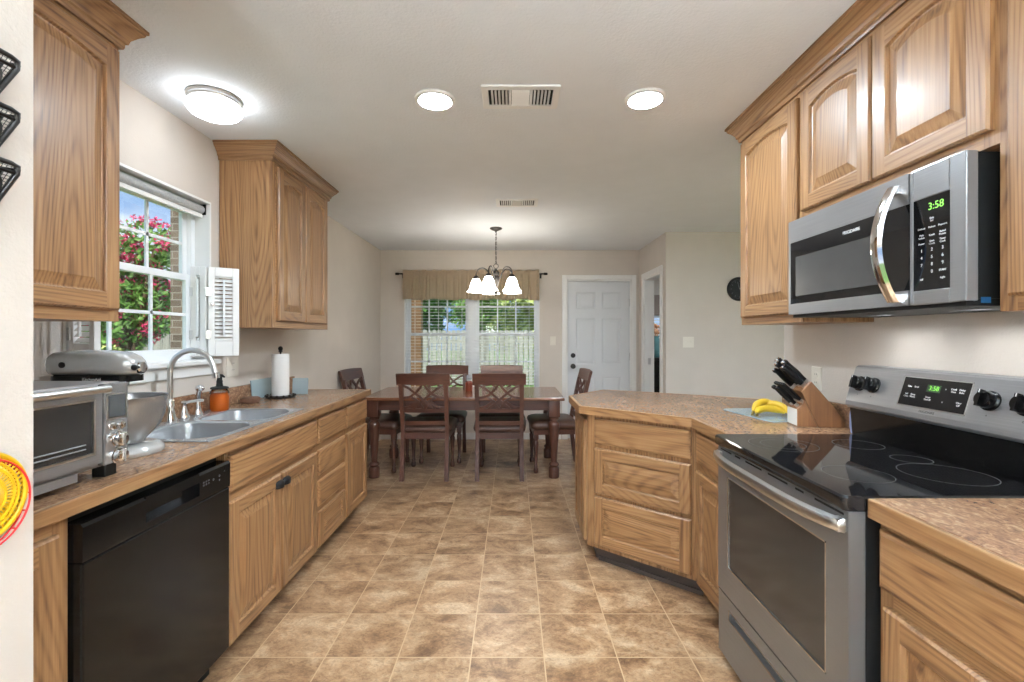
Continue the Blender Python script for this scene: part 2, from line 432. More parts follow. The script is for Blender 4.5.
# ------------------------------------------------------------------ mesh helpers
class MB:
    def __init__(s):
        s.v = []; s.f = []; s.m = []
    def quad(s, pts, mat=0):
        b = len(s.v); s.v += [tuple(p) for p in pts]; s.f.append(tuple(range(b, b+len(pts)))); s.m.append(mat); return s
    def box(s, x0, x1, y0, y1, z0, z1, mat=0):
        b = len(s.v)
        s.v += [(x0,y0,z0),(x1,y0,z0),(x1,y1,z0),(x0,y1,z0),(x0,y0,z1),(x1,y0,z1),(x1,y1,z1),(x0,y1,z1)]
        for f in ((0,3,2,1),(4,5,6,7),(0,1,5,4),(1,2,6,5),(2,3,7,6),(3,0,4,7)):
            s.f.append(tuple(b+i for i in f)); s.m.append(mat)
        return s
    def cbox(s, x0, x1, y0, y1, z0, z1, c=0.004, mat=0):
        """box with chamfered edges"""
        bm = bmesh.new()
        bmesh.ops.create_cube(bm, size=1)
        for v in bm.verts:
            v.co = Vector(((x0+x1)/2+v.co.x*(x1-x0), (y0+y1)/2+v.co.y*(y1-y0), (z0+z1)/2+v.co.z*(z1-z0)))
        bmesh.ops.bevel(bm, geom=bm.edges[:], offset=c, segments=2, affect='EDGES', profile=0.5)
        return s.bm(bm, mat)
    def bm(s, bm, mat=0, mtx=None):
        b = len(s.v); bm.verts.index_update()
        for v in bm.verts:
            s.v.append(tuple(mtx @ v.co) if mtx else tuple(v.co))
        for f in bm.faces:
            s.f.append(tuple(b+v.index for v in f.verts)); s.m.append(mat)
        bm.free(); return s
    def loft(s, loops, mat=0, cap0=True, cap1=True, closed=True, mats=None):
        n = len(loops[0]); b = len(s.v)
        for L in loops:
            s.v += [tuple(p) for p in L]
        for i in range(len(loops)-1):
            for j in range(n if closed else n-1):
                k = (j+1) % n
                s.f.append((b+i*n+j, b+i*n+k, b+(i+1)*n+k, b+(i+1)*n+j)); s.m.append(mats[i] if mats else mat)
        if cap0: s.f.append(tuple(b+j for j in reversed(range(n)))); s.m.append(mats[0] if mats else mat)
        if cap1: s.f.append(tuple(b+(len(loops)-1)*n+j for j in range(n))); s.m.append(mats[-1] if mats else mat)
        return s
    def lathe(s, prof, seg=24, c=(0,0,0), mat=0, mtx=None, cap0=True, cap1=True, mats=None):
        loops = []
        for r, z in prof:
            L = []
            for i in range(seg):
                a = 2*PI*i/seg
                p = Vector((r*math.cos(a), r*math.sin(a), z))
                if mtx: p = mtx @ p
                L.append(p+Vector(c))
            loops.append(L)
        return s.loft(loops, mat, cap0, cap1, mats=mats)
    def tube(s, path, r, seg=8, mat=0, caps=True, closed=False):
        pts = [Vector(p) for p in path]; n = len(pts)
        if n < 2: return s
        rr = r if isinstance(r, (list, tuple)) else [r]*n
        tan = []
        for i in range(n):
            if closed: t = pts[(i+1) % n]-pts[i-1]
            else: t = pts[min(i+1, n-1)]-pts[max(i-1, 0)]
            tan.append(t.normalized() if t.length > 1e-9 else Vector((0,0,1)))
        up = Vector((0,0,1)) if abs(tan[0].z) < 0.9 else Vector((1,0,0))
        u = tan[0].cross(up).normalized()
        loops = []
        for i in range(n):
            u = (u - tan[i]*u.dot(tan[i]))
            u = u.normalized() if u.length > 1e-6 else tan[i].orthogonal().normalized()
            w = tan[i].cross(u)
            loops.append([pts[i]+(u*math.cos(2*PI*k/seg)+w*math.sin(2*PI*k/seg))*rr[i] for k in range(seg)])
        if closed: loops.append(loops[0])
        return s.loft(loops, mat, caps and not closed, caps and not closed)
    def prism(s, poly, z0, z1, mat=0):
        return s.loft([[(x,y,z0) for x,y in poly], [(x,y,z1) for x,y in poly]], mat)
    def xprism(s, poly, x0, x1, mat=0):
        """poly in (y, z) swept along x"""
        return s.loft([[(x0,y,z) for y,z in poly], [(x1,y,z) for y,z in poly]], mat)
    def yprism(s, poly, y0, y1, mat=0):
        return s.loft([[(x,y0,z) for x,z in poly], [(x,y1,z) for x,z in poly]], mat)
    def sphere(s, c, r, mat=0, seg=16, ring=10, sc=(1,1,1)):
        bm = bmesh.new(); bmesh.ops.create_uvsphere(bm, u_segments=seg, v_segments=ring, radius=r)
        return s.bm(bm, mat, Matrix.Translation(c) @ Matrix.Diagonal((*sc, 1)))
    def build(s, name, mats, parent=None, loc=(0,0,0), rot=(0,0,0), smooth=None, bevel=None):
        me = bpy.data.meshes.new(name)
        me.from_pydata(s.v, [], s.f)
        if not isinstance(mats, (list, tuple)): mats = [mats]
        for m in mats: me.materials.append(m)
        for p, i in zip(me.polygons, s.m): p.material_index = i
        bm = bmesh.new(); bm.from_mesh(me)
        bmesh.ops.remove_doubles(bm, verts=bm.verts, dist=1e-6)
        bmesh.ops.recalc_face_normals(bm, faces=bm.faces)
        bm.to_mesh(me); bm.free()
        if smooth:
            me.polygons.foreach_set('use_smooth', [True]*len(me.polygons))
            me.set_sharp_from_angle(angle=math.radians(smooth))
        me.update()
        o = bpy.data.objects.new(name, me)
        C.objects.link(o)
        if parent: o.parent = parent
        o.location = loc; o.rotation_euler = rot
        if bevel:
            md = o.modifiers.new('bevel', 'BEVEL'); md.width = bevel; md.segments = 2; md.limit_method = 'ANGLE'; md.angle_limit = math.radians(40)
        return o

def tag(o, label=None, cat=None, group=None, kind=None):
    if label: o['label'] = label
    if cat: o['category'] = cat
    if group: o['group'] = group
    if kind: o['kind'] = kind
    return o
def empty(name, loc, rz=0.0, label=None, cat=None, group=None):
    e = bpy.data.objects.new(name, None); C.objects.link(e)
    e.empty_display_size = 0.05
    e.location = loc; e.rotation_euler = (0, 0, rz)
    return tag(e, label, cat, group)
def struct(o):
    o['kind'] = 'structure'; return o
def copy_tree(o, parent=None):
    c = o.copy(); C.objects.link(c)
    if parent is not None: c.parent = parent
    for ch in [q for q in bpy.data.objects if q.parent == o]:
        copy_tree(ch, c)
    return c
def text(name, s, size, mat, parent, loc, rot, align='CENTER', ext=0.0002):
    cu = bpy.data.curves.new(name, 'FONT')
    cu.body = s; cu.size = size; cu.align_x = align; cu.align_y = 'CENTER'; cu.extrude = ext
    cu.materials.append(mat)
    o = bpy.data.objects.new(name, cu); C.objects.link(o); o.parent = parent
    o.location = loc; o.rotation_euler = rot
    return o
def rrect(x0, x1, y0, y1, r, z, n=6):
    L = []
    for cx, cy, a0 in ((x1-r, y1-r, 0), (x0+r, y1-r, PI/2), (x0+r, y0+r, PI), (x1-r, y0+r, 3*PI/2)):
        for i in range(n+1):
            a = a0+PI/2*i/n
            L.append((cx+r*math.cos(a), cy+r*math.sin(a), z))
    return L
def bez(ps, n=16):
    """Catmull-Rom through the points"""
    P = [Vector(p) for p in ps]; P = [2*P[0]-P[1]]+P+[2*P[-1]-P[-2]]
    out = []
    for i in range(1, len(P)-2):
        for k in range(n):
            t = k/n
            a, b, c, d = P[i-1], P[i], P[i+1], P[i+2]
            out.append(0.5*((2*b)+(c-a)*t+(2*a-5*b+4*c-d)*t*t+(3*b-a-3*c+d)*t**3))
    out.append(P[-2]); return out

# ------------------------------------------------------------------ the setting
XL, XR, YB = -1.71, 1.505, 6.0
CEIL = 2.44
def wall(name, axis, c0, c1, u0, u1, z0, z1, holes=(), mat=None):
    """wall slab; axis is the direction it runs along; holes are (u0,u1,z0,z1)"""
    b = MB()
    cuts = sorted({u0, u1, *[h[0] for h in holes], *[h[1] for h in holes]})
    for a, e in zip(cuts, cuts[1:]):
        hs = [h for h in holes if h[0] <= a+1e-6 and h[1] >= e-1e-6]
        spans = [(z0, z1)]
        for h in hs:
            spans = [q for s_ in spans for q in ((s_[0], min(s_[1], h[2])), (max(s_[0], h[3]), s_[1])) if q[1]-q[0] > 1e-6]
        for s_ in spans:
            if axis == 'y': b.box(c0, c1, a, e, *s_)
            else: b.box(a, e, c0, c1, *s_)
    return struct(b.build(name, mat or M['wall']))

struct(MB().box(-1.83, 4.7, -3.2, 6.12, -0.1, 0).box(1.63, 4.7, 6.12, 8.3, -0.1, 0).build('floor', M['floor']))
struct(MB().box(-1.83, 4.7, -3.2, 6.12, CEIL, CEIL+0.12).box(1.63, 4.7, 6.12, 8.3, CEIL, CEIL+0.12).build('ceiling', M['ceil']))
WIN = (1.767, 2.633, 1.195, 2.08)          # opening in the sink wall: y0 y1 z0 z1
wall('wall_left', 'y', XL-0.12, XL, -3.2, YB+0.12, 0, CEIL, [WIN])
BW = (-1.405, 0.345, 0.60, 2.12)           # dining window opening
BD = (0.69, 1.53, 0.0, 2.06)               # back door opening
wall('wall_back', 'x', YB, YB+0.12, XL, 1.63, 0, CEIL, [BW, BD])
DW = (5.12, 5.78, 0.0, 2.04)
wall('wall_right_hall', 'y', 1.63, 1.75, 4.96, 8.3, 0, CEIL, [DW])
wall('wall_right_dining', 'x', 4.96, 5.08, 1.75, 4.7, 0, CEIL)
wall('wall_right_kitchen', 'y', XR, XR+0.12, -3.2, 2.58, 0, CEIL)
wall('wall_right_far', 'y', 4.58, 4.70, -3.2, 8.3, 0, CEIL, [(-2.2, 0.2, 0.2, 2.1), (1.4, 3.8, 0.2, 2.1)])
wall('wall_far_room', 'x', 8.18, 8.30, 1.75, 4.58, 0, CEIL, [(2.05, 3.3, 0.95, 2.0)])
wall('wall_front', 'x', -3.2, -3.08, XL, 4.58, 0, CEIL, [(-0.75, 1.45, 0.0, 2.15), (1.9, 4.3, 0.2, 2.1)])
wall('wall_left_stub', 'y', -0.97, -0.85, -3.08, 0.824, 0, CEIL)
wall('wall_left_return', 'x', 0.70, 0.822, XL, -0.97, 0, CEIL)

def baseboard(name, pts):
    """80 mm board along pts, which turns its face to the right of travel"""
    b = MB()
    for (xa, ya), (xb, yb) in zip(pts, pts[1:]):
        d = Vector((xb-xa, yb-ya, 0)).normalized(); nr = Vector((d.y, -d.x, 0))*0.012
        L = [(xa, ya), (xb, yb), (xb+nr.x, yb+nr.y), (xa+nr.x, ya+nr.y)]
        b.prism(L, 0, 0.085)
    return struct(b.build(name, M['white'], bevel=0.003))
baseboard('baseboard_left', [(XL, 3.62), (XL, YB)])
baseboard('baseboard_back', [(XL+0.012, YB), (0.62, YB)])
baseboard('baseboard_right', [(1.642, 4.96), (4.58, 4.96)])

# --- trim
def casing_x(name, x0, x1, zt, y, w=0.058, t=0.018):
    """door casing on a wall that faces -y"""
    prof = lambda a, b_: (a, b_)
    m = MB()
    m.cbox(x0-w, x0, y-t, y, 0, zt+w, 0.005); m.cbox(x1, x1+w, y-t, y, 0, zt+w, 0.005); m.cbox(x0, x1, y-t, y, zt, zt+w, 0.005)
    # jambs
    m.box(x0, x0+0.016, y, y+0.12, 0, zt); m.box(x1-0.016, x1, y, y+0.12, 0, zt); m.box(x0, x1, y, y+0.12, zt-0.016, zt)
    return struct(m.build(name, M['white']))
casing_x('trim_1', 0.69, 1.53, 2.06, YB)
m = MB(); w = 0.065; t = 0.018
m.cbox(1.63-t, 1.63, 5.12-w, 5.12, 0, 2.04+w, 0.005); m.cbox(1.63-t, 1.63, 5.78, 5.78+w, 0, 2.04+w, 0.005); m.cbox(1.63-t, 1.63, 5.12, 5.78, 2.04, 2.04+w, 0.005)
m.box(1.63, 1.75, 5.12, 5.136, 0, 2.04); m.box(1.63, 1.75, 5.764, 5.78, 0, 2.04); m.box(1.63, 1.75, 5.136, 5.764, 2.024, 2.04)
struct(m.build('trim_2', M['white']))
m = MB(); m.cbox(1.672, 1.708, 5.7615, 5.764, 0.98, 1.06, 0.001)
tag(m.build('strike_plate', M['nickel']), 'small metal strike plate on the white doorway jamb', 'strike plate')

# --- back door: six panels
d = empty('door_1', (0.708, YB+0.03, 0.006)); struct(d)
DWD, DHT = 0.804, 2.034
m = MB(); m.box(0, DWD, 0.010, 0.044, 0, DHT)
cols = [(0.11, 0.36), (0.444, 0.694)]
rows = [(0.22, 0.80), (0.96, 1.56), (1.68, 1.90)]
xs = [0, *[c for p in cols for c in p], DWD]; zs = [0, *[c for p in rows for c in p], DHT]
for k in (0, 2, 4): m.box(xs[k], xs[k+1], 0, 0.010, 0, DHT)
for k in (0, 2, 4, 6):
    for c0, c1 in cols: m.box(c0, c1, 0, 0.010, zs[k], zs[k+1])
for c0, c1 in cols:
    for r0, r1 in rows:
        R = lambda i, y: [(c0+i, y, r0+i), (c1-i, y, r0+i), (c1-i, y, r1-i), (c0+i, y, r1-i)]
        m.loft([R(0, 0.0), R(0.012, 0.008), R(0.02, 0.0085), R(0.045, 0.002)], cap0=False)
m.build('door_slab', M['doorwhite'], d)
for nm, z, lev in (('deadbolt', 1.075, 0), ('door_knob', 0.935, 1)):
    k = MB(); R = Matrix.Rotation(PI/2, 3, 'X')
    k.lathe([(0.033, 0), (0.033, 0.008), (0.016, 0.014), (0.016, 0.03), (0.026, 0.036), (0.03, 0.05), (0.022, 0.062), (0.0, 0.064)] if lev else
            [(0.031, 0), (0.031, 0.012), (0.024, 0.02), (0.0, 0.021)], 20, (0.07, 0, z), mtx=R)
    k.build(nm, M['bronze'], d, smooth=35)
for z in (0.25, 1.06, 1.76):
    k = MB(); k.cbox(DWD-0.006, DWD+0.012, -0.006, 0.004, z-0.045, z+0.045, 0.001); k.tube([(DWD+0.003, -0.009, z-0.05), (DWD+0.003, -0.009, z+0.05)], 0.006, 8)
    k.build('hinge', M['nickel'], d)
k = MB(); k.tube([(DWD-0.03, -0.005, 1.80), (DWD+0.02, -0.02, 1.803), (DWD+0.075, -0.035, 1.80)], 0.003, 6)
k.build('door_stop', M['nickel'], d)

# ------------------------------------------------------------------ windows
def sash(m, g, a0, a1, z0, z1, c, cols=3, rows=2, fr=0.034, mu=0.016, th=0.03, axis='y'):
    """frame + muntins into m; panes into g. a = along, c = across centre"""
    def bx(q, a, b_, lo, hi, t):
        if axis == 'y': q.box(c-t/2, c+t/2, a, b_, lo, hi)
        else: q.box(a, b_, c-t/2, c+t/2, lo, hi)
    bx(m, a0, a0+fr, z0, z1, th); bx(m, a1-fr, a1, z0, z1, th)
    bx(m, a0+fr, a1-fr, z0, z0+fr, th); bx(m, a0+fr, a1-fr, z1-fr, z1, th)
    ia0, ia1, iz0, iz1 = a0+fr, a1-fr, z0+fr, z1-fr
    for i in range(1, cols):
        a = ia0+(ia1-ia0)*i/cols; bx(m, a-mu/2, a+mu/2, iz0, iz1, th*0.5)
    for i in range(1, rows):
        z = iz0+(iz1-iz0)*i/rows; bx(m, ia0, ia1, z-mu/2, z+mu/2, th*0.5)
    bx(g, ia0, ia1, iz0, iz1, 0.004)

# kitchen window over the sink
w1 = empty('window_1', (0, 0, 0)); struct(w1)
y0, y1, z0, z1 = WIN
m = MB(); t = 0.012
m.box(XL-0.12, XL+0.001, y0, y0+t, z0, z1); m.box(XL-0.12, XL+0.001, y1-t, y1, z0, z1); m.box(XL-0.12, XL+0.001, y0+t, y1-t, z1-t, z1)
m.build('window_reveal', M['white'], w1)
m = MB(); f = 0.03; c = -1.812
m.box(c-0.03, c+0.018, y0+t, y0+t+f, z0, z1-t); m.box(c-0.03, c+0.018, y1-t-f, y1-t, z0, z1-t)
m.box(c-0.03, c+0.018, y0+t+f, y1-t-f, z1-t-f, z1-t); m.box(c-0.03, c+0.018, y0+t+f, y1-t-f, z0, z0+0.025)
m.build('window_frame', M['vinyl'], w1)
a0, a1 = y0+t+f, y1-t-f
for nm, lo, hi, cc in (('upper_sash', 1.63, z1-t-f, c-0.016), ('lower_sash', z0+0.025, 1.665, c+0.004)):
    s_ = MB(); g_ = MB(); sash(s_, g_, a0, a1, lo, hi, cc, th=0.02)
    so = s_.build(nm, M['vinyl'], w1); g_.build('pane', M['pane'], so)
m = MB(); m.cbox(XL-0.10, XL+0.045, y0-0.03, y1+0.03, z0-0.025, z0+0.001, 0.006)
m.build('window_sill', M['white'], w1)
m = MB(); m.cbox(XL, XL+0.016, y0-0.01, y1+0.01, z0-0.085, z0-0.025, 0.004)
m.build('sill_apron', M['white'], w1)
# roller shade
rs = empty('roller_shade', (XL-0.045, (y0+y1)/2, z1-0.045), 0, 'rolled up grey roller shade at the top of the sink window', 'roller shade')
hl = (y1-y0)/2-0.016
MB().tube([(0, -hl, 0), (0, hl, 0)], 0.024, 16).build('rolled_fabric', M['shade'], rs, smooth=40)
MB().box(-0.008, 0.008, -hl, hl, -0.045, -0.024).build('hem_bar', M['white'], rs)
for s_ in (-1, 1):
    MB().cbox(-0.022, 0.026, s_*hl-0.004, s_*hl+0.004, -0.028, 0.030, 0.002).build('bracket', M['matblack'], rs)

# shutters: hinged pairs, folded open
def shutter(name, loc, rz, wd, ht, label, knob=False):
    e = empty(name, loc, rz, label, 'shutter', 'louvred shutters of the sink window')
    m = MB(); st = 0.032
    m.cbox(0, st, -0.011, 0.011, 0, ht, 0.003); m.cbox(wd-st, wd, -0.011, 0.011, 0, ht, 0.003)
    m.cbox(st, wd-st, -0.011, 0.011, 0, 0.085, 0.003); m.cbox(st, wd-st, -0.011, 0.011, ht-0.05, ht, 0.003)
    m.build('shutter_frame', M['white'], e)
    l = MB(); n = int((ht-0.135)/0.021)
    for i in range(n):
        z = 0.085+0.011+i*(ht-0.135-0.012)/max(1, n-1)
        l.loft([[(x, -0.0085, z-0.0085), (x, -0.0065, z-0.0095), (x, 0.0085, z+0.0085), (x, 0.0065, z+0.0095)] for x in (st, wd-st)])
    l.build('louver', M['white'], e)
    MB().cbox(wd/2-0.005, wd/2+0.005, -0.020, -0.011, 0.11, ht-0.07, 0.002).build('tilt_rod', M['vinyl'], e)
    if knob:
        k = MB(); k.lathe([(0.004, 0), (0.004, 0.01), (0.009, 0.014), (0.009, 0.02), (0.0, 0.022)], 12, (0.02, -0.011, ht*0.58), mtx=Matrix.Rotation(PI/2, 3, 'X'))
        k.build('shutter_knob', M['chrome'], e, smooth=40)
    for z in (0.12, ht-0.14):
        MB().cbox(-0.012, 0.014, -0.014, -0.010, z-0.025, z+0.025, 0.001).build('hinge', M['nickel'], e)
    return e
SH = 1.712-1.212
ang = math.radians(36)
shutter('shutter', (XL+0.006, 2.598, 1.212), ang, 0.150, SH, 'white louvred shutter panel swung out into the room beside the tall oak wall cabinet', True)
shutter('shutter', (-1.795, 2.596, 1.212), 0.0, 0.085, SH, 'white louvred shutter panel folded flat inside the window recess, far end of sill')
shutter('shutter', (XL+0.012, 1.790, 1.212), -0.40, 0.172, SH, 'white louvred shutter panel swung out behind the mixer, under the wall cabinet')
shutter('shutter', (-1.795, 1.800, 1.212), 0.0, 0.085, SH, 'white louvred shutter panel folded in the window recess behind the mixer')

# dining window: two double hung units
w2 = empty('window_2', (0, 0, 0)); struct(w2)
x0, x1, z0, z1 = BW
m = MB()
m.box(x0, x0+0.03, YB+0.03, YB+0.11, z0, z1); m.box(x1-0.03, x1, YB+0.03, YB+0.11, z0, z1)
m.box(x0+0.03, x1-0.03, YB+0.03, YB+0.11, z1-0.03, z1); m.box(x0+0.03, x1-0.03, YB+0.03, YB+0.11, z0, z0+0.03)
xm = (x0+x1)/2
m.box(xm-0.05, xm+0.05, YB+0.03, YB+0.11, z0+0.03, z1-0.03)
m.build('window_frame', M['vinyl'], w2)
m = MB(); m.box(x0, x0+0.012, YB-0.001, YB+0.03, z0, z1); m.box(x1-0.012, x1, YB-0.001, YB+0.03, z0, z1); m.box(x0, x1, YB-0.001, YB+0.03, z1-0.012, z1)
m.build('window_reveal', M['white'], w2)
for a, b_ in ((x0+0.03, xm-0.05), (xm+0.05, x1-0.03)):
    for nm, lo, hi, cc in (('upper_sash', 1.335, z1-0.03, YB+0.085), ('lower_sash', z0+0.03, 1.375, YB+0.060)):
        s_ = MB(); g_ = MB(); sash(s_, g_, a, b_, lo, hi, cc, axis='x', th=0.025, fr=0.04, mu=0.018)
        so = s_.build(nm, M['vinyl'], w2); g_.build('pane', M['pane'], so)
m = MB(); m.cbox(x0-0.04, x1+0.04, YB-0.05, YB+0.03, z0-0.025, z0, 0.005)
m.build('window_sill', M['white'], w2)
m = MB(); m.cbox(x0-0.02, x1+0.02, YB-0.016, YB, z0-0.09, z0-0.025, 0.004)
m.build('sill_apron', M['white'], w2)
# blinds
for a, b_, lab in ((x0+0.018, xm-0.012, 'white slatted blind on the half of the dining window farther from the door'), (xm+0.012, x1-0.018, 'white slatted blind on the half of the dining window nearer the door')):
    e = empty('window_blind', ((a+b_)/2, YB+0.02, z1-0.012), 0, lab, 'window blind', 'slatted blinds of the dining window')
    hw = (b_-a)/2
    MB().cbox(-hw, hw, -0.022, 0.020, -0.045, 0, 0.003).build('headrail', M['vinyl'], e)
    m = MB(); n = 36; H = z1-z0-0.012
    for i in range(n):
        z = -0.065-i*(H-0.10)/(n-1)
        m.loft([[(x, -0.019, z-0.0012), (x, 0.0, z+0.0012), (x, 0.019, z-0.0006), (x, 0.019, z-0.0030), (x, 0.0, z-0.0012), (x, -0.019, z-0.0036)] for x in (-hw, hw)])
    m.build('slat', M['vinyl'], e)
    MB().cbox(-hw, hw, -0.020, 0.020, -H+0.004, -H+0.022, 0.003).build('bottom_rail', M['vinyl'], e)
    for x in (-hw*0.72, 0, hw*0.72):
        q = MB(); q.tube([(x, -0.021, -0.045), (x, -0.021, -H+0.02)], 0.0018, 5); q.tube([(x, 0.021, -0.045), (x, 0.021, -H+0.02)], 0.0018, 5)
        q.build('ladder_cord', M['vinyl'], e)
# valance + rod
rd = empty('curtain_rod', (-0.53, YB-0.075, 2.125), 0, 'black curtain rod with block ends above the dining window', 'curtain rod')
MB().tube([(-0.92, 0, 0), (0.92, 0, 0)], 0.009, 12).build('rod', M['iron'], rd, smooth=40)
for s_ in (-1, 1):
    q = MB(); q.lathe([(0.010, 0), (0.016, 0.008), (0.016, 0.045), (0.010, 0.05)], 14, (s_*0.92, 0, 0), mtx=Matrix.Rotation(s_*PI/2, 3, 'Y'))
    q.build('finial', M['iron'], rd, smooth=35)
    q = MB(); q.tube([(s_*0.885, 0.075, -0.02), (s_*0.885, 0.05, -0.005), (s_*0.885, 0, 0)], 0.006, 8); q.cbox(s_*0.885-0.012, s_*0.885+0.012, 0.069, 0.075, -0.05, 0.015, 0.002)
    q.build('rod_bracket', M['iron'], rd, smooth=40)
m = MB(); nx = 240; rowsz = [2.168, 2.150, 2.137, 2.125, 2.113, 2.100, 2.05, 1.98, 1.90, 1.83, 1.795]
loops = []
for k, z in enumerate(rowsz):
    L = []
    for i in range(nx+1):
        u = i/nx; x = -1.40+1.735*u
        n1 = mnoise.noise((u*26, 0.3, 0)); n2 = mnoise.noise((u*70, 5.1, 0))
        fold = 0.010*math.sin(u*130+7*n1)+0.026*n1+0.014*n2
        amp = {0: 0.7, 1: 0.5, 2: 0.25, 3: 0.12, 4: 0.25, 5: 0.5}.get(k, 0.75+0.05*k)
        yy = YB-0.075-(0.0125 if 2 <= k <= 4 else 0.014)+fold*amp-0.010*(k > 5)
        zz = z+(0.010*n2+0.006*math.sin(u*90) if k == 0 else 0)+(0.010*math.sin(u*31+2*n1) if k == len(rowsz)-1 else 0)
        L.append((x, min(yy, YB-0.085), zz))
    loops.append(L)
m.loft(loops, cap0=False, cap1=False, closed=False)
vo = m.build('valance', M['burlap'], smooth=80)
md = vo.modifiers.new('thickness', 'SOLIDIFY'); md.thickness = 0.0015
tag(vo, 'gathered tan burlap valance hanging over the top of the dining window', 'valance')

# ------------------------------------------------------------------ cabinets
def front_mesh(w, h, kind, arch=0.0):
    """door / drawer front: x 0..w, z 0..h, back at y=0, front towards -y"""
    T = 0.019
    m = MB()
    if kind == 'slab':
        R = lambda i, y: [(i, y, i), (w-i, y, i), (w-i, y, h-i), (i, y, h-i)]
        m.loft([R(0, 0), R(0, -T+0.008), R(0.003, -T+0.004), R(0.012, -T), R(0.013, -T)], mat=1)
        return m
    R = lambda i, y: [(i, y, i), (w-i, y, i), (w-i, y, h-i), (i, y, h-i)]
    sw = min(0.056, w*0.2); rw = min(0.056, h*0.22)
    m.loft([R(0, 0), R(0, -T+0.006), R(0.006, -T)], cap1=False, mat=0)
    xo, xi, zo = sw, w-sw, rw
    K = 14
    def op(i, y):
        L = [(xo+i, y, zo+i), (xi-i, y, zo+i)]
        for k in range(K+1):
            u = k/K
            x = xi-i-(xi-xo-2*i)*u
            s_ = (2*u-1)
            a = (1-s_*s_) if arch else 0
            z = h-rw-arch+arch*a-i
            L.append((x, y, z))
        return L
    O = op(0, -T); b0 = 0.006
    # stiles (vertical grain) and rails (horizontal grain), front face
    m.quad([(b0, -T, b0), (xo, -T, b0), (xo, -T, O[0][2]), (xo, -T, O[-1][2]), (xo, -T, h-b0), (b0, -T, h-b0)], 0)
    m.quad([(xi, -T, b0), (w-b0, -T, b0), (w-b0, -T, h-b0), (xi, -T, h-b0), (xi, -T, O[2][2]), (xi, -T, O[1][2])], 0)
    m.quad([(xo, -T, b0), (xi, -T, b0), (xi, -T, O[1][2]), (xo, -T, O[0][2])], 1)
    for k in range(K):
        p, q = O[2+k], O[3+k]
        m.quad([(p[0], -T, p[2]), (p[0], -T, h-b0), (q[0], -T, h-b0), (q[0], -T, q[2])], 1)
    pm = 1 if kind == 'drawer' else 0
    bw = min(0.034, (h-2*rw)*0.28, (w-2*sw)*0.28)
    m.loft([op(0, -T), op(0.003, -T+0.003), op(0.006, -T+0.010), op(0.010, -T+0.011), op(0.010+bw*0.9, -T+0.003), op(0.012+bw, -T+0.001)],
           cap0=False, mats=[pm]*5)
    return m

def cup_pull(parent, x, z):
    q = MB()
    L = []
    for i in range(9):
        a = PI*i/8
        L.append([(x+0.0, -0.019, z)])
    prof = []
    for i in range(9):
        a = PI*i/8
        prof.append((x-0.030*math.cos(a), -0.019-0.022*math.sin(a)))
    top = [(p[0], p[1], z+0.010) for p in prof]
    mid = [(x+(p[0]-x)*1.02, p[1]-0.001, z) for p in prof]
    bot = [(x+(p[0]-x)*0.95, p[1]*1.0, z-0.016) for p in prof]
    up = [(x+(p[0]-x)*0.7, -0.019+(p[1]+0.019)*0.6, z+0.017) for p in prof]
    q.loft([up, top, mid, bot], closed=True)
    return q.build('cup_pull', M['matblack'], parent, smooth=50)

def cabinet(name, loc, rz, w, d, z0, z1, fronts, label, group=None, stiles=(), toe=True, crown=None, cat='cabinet', open_top=False):
    e = empty(name, (loc[0], loc[1], 0 if toe else z0), rz, label, cat, group)
    zb = 0 if toe else z0
    a, b_ = z0-zb, z1-zb
    m = MB(); t = 0.016
    m.box(0, t, 0.019, d, a, b_, 0); m.box(w-t, w, 0.019, d, a, b_, 0)
    m.box(t, w-t, d-t, d, a, b_, 0); m.box(t, w-t, 0.019, d-t, a, a+t, 1)
    if not open_top: m.box(t, w-t, 0.019, d-t, b_-t, b_, 1)
    sw = 0.04
    m.box(0, sw, 0, 0.019, a, b_, 0); m.box(w-sw, w, 0, 0.019, a, b_, 0)
    m.box(sw, w-sw, 0.0002, 0.019, a, b_, 1)
    for s_ in stiles: m.box(s_-0.02, s_+0.02, 0, 0.019, a+0.03, b_-0.03, 0)
    m.build('cabinet_box', [OAK['z'], OAK['x']], e)
    if toe:
        q = MB(); q.box(0.0, w, 0.07, 0.085, 0, a, 0); q.build('toe_kick', M['toe'], e)
    for fr in fronts:
        fx0, fx1, fz0, fz1 = fr[1]
        arch = fr[2] if len(fr) > 2 else 0.0
        nm = {'slab': 'drawer_front', 'drawer': 'drawer_front', 'door': 'door'}[fr[0]]
        o = front_mesh(fx1-fx0, fz1-fz0, fr[0], arch).build(nm, [OAK['z'], OAK['x']], e, (fx0, 0, fz0-zb))
        if len(fr) > 3 and fr[3]:
            cup_pull(o, fr[3][0]-fx0, fr[3][1]-fz0)
    if crown:
        cz0, cz1, lret, rret = crown
        H = cz1-cz0
        prof = [(0.0, 0), (0.010, 0), (0.013, 0.10), (0.013, 0.20), (0.020, 0.24), (0.024, 0.40), (0.040, 0.62), (0.052, 0.74), (0.055, 0.80), (0.055, 0.86), (0.062, 0.88), (0.062, 1.0), (0.0, 1.0)]
        q = MB(); ends = []
        path = []
        def corner(o_):
            P = []
            if lret: P += [(-o_, d), (-o_, -o_)]
            else: P += [(0, -o_)]
            if rret: P += [(w+o_, -o_), (w+o_, d)]
            else: P += [(w, -o_)]
            return P
        rings = [[(x, y, cz0-zb+f_*H) for x, y in corner(o_)] for o_, f_ in prof]
        npt = len(rings[0])
        q.loft([[r[k] for r in rings] for k in range(npt)], mats=([1] if lret else [])+[0]+([1] if rret else []))
        q.build('crown_moulding', [OAK['x'], OAK['y']], e)
    return e

LX = -1.14           # face frame plane of the left base run
LD = LX-XL-0.003
CB, CT = 0.876, 0.914
BT = 0.085
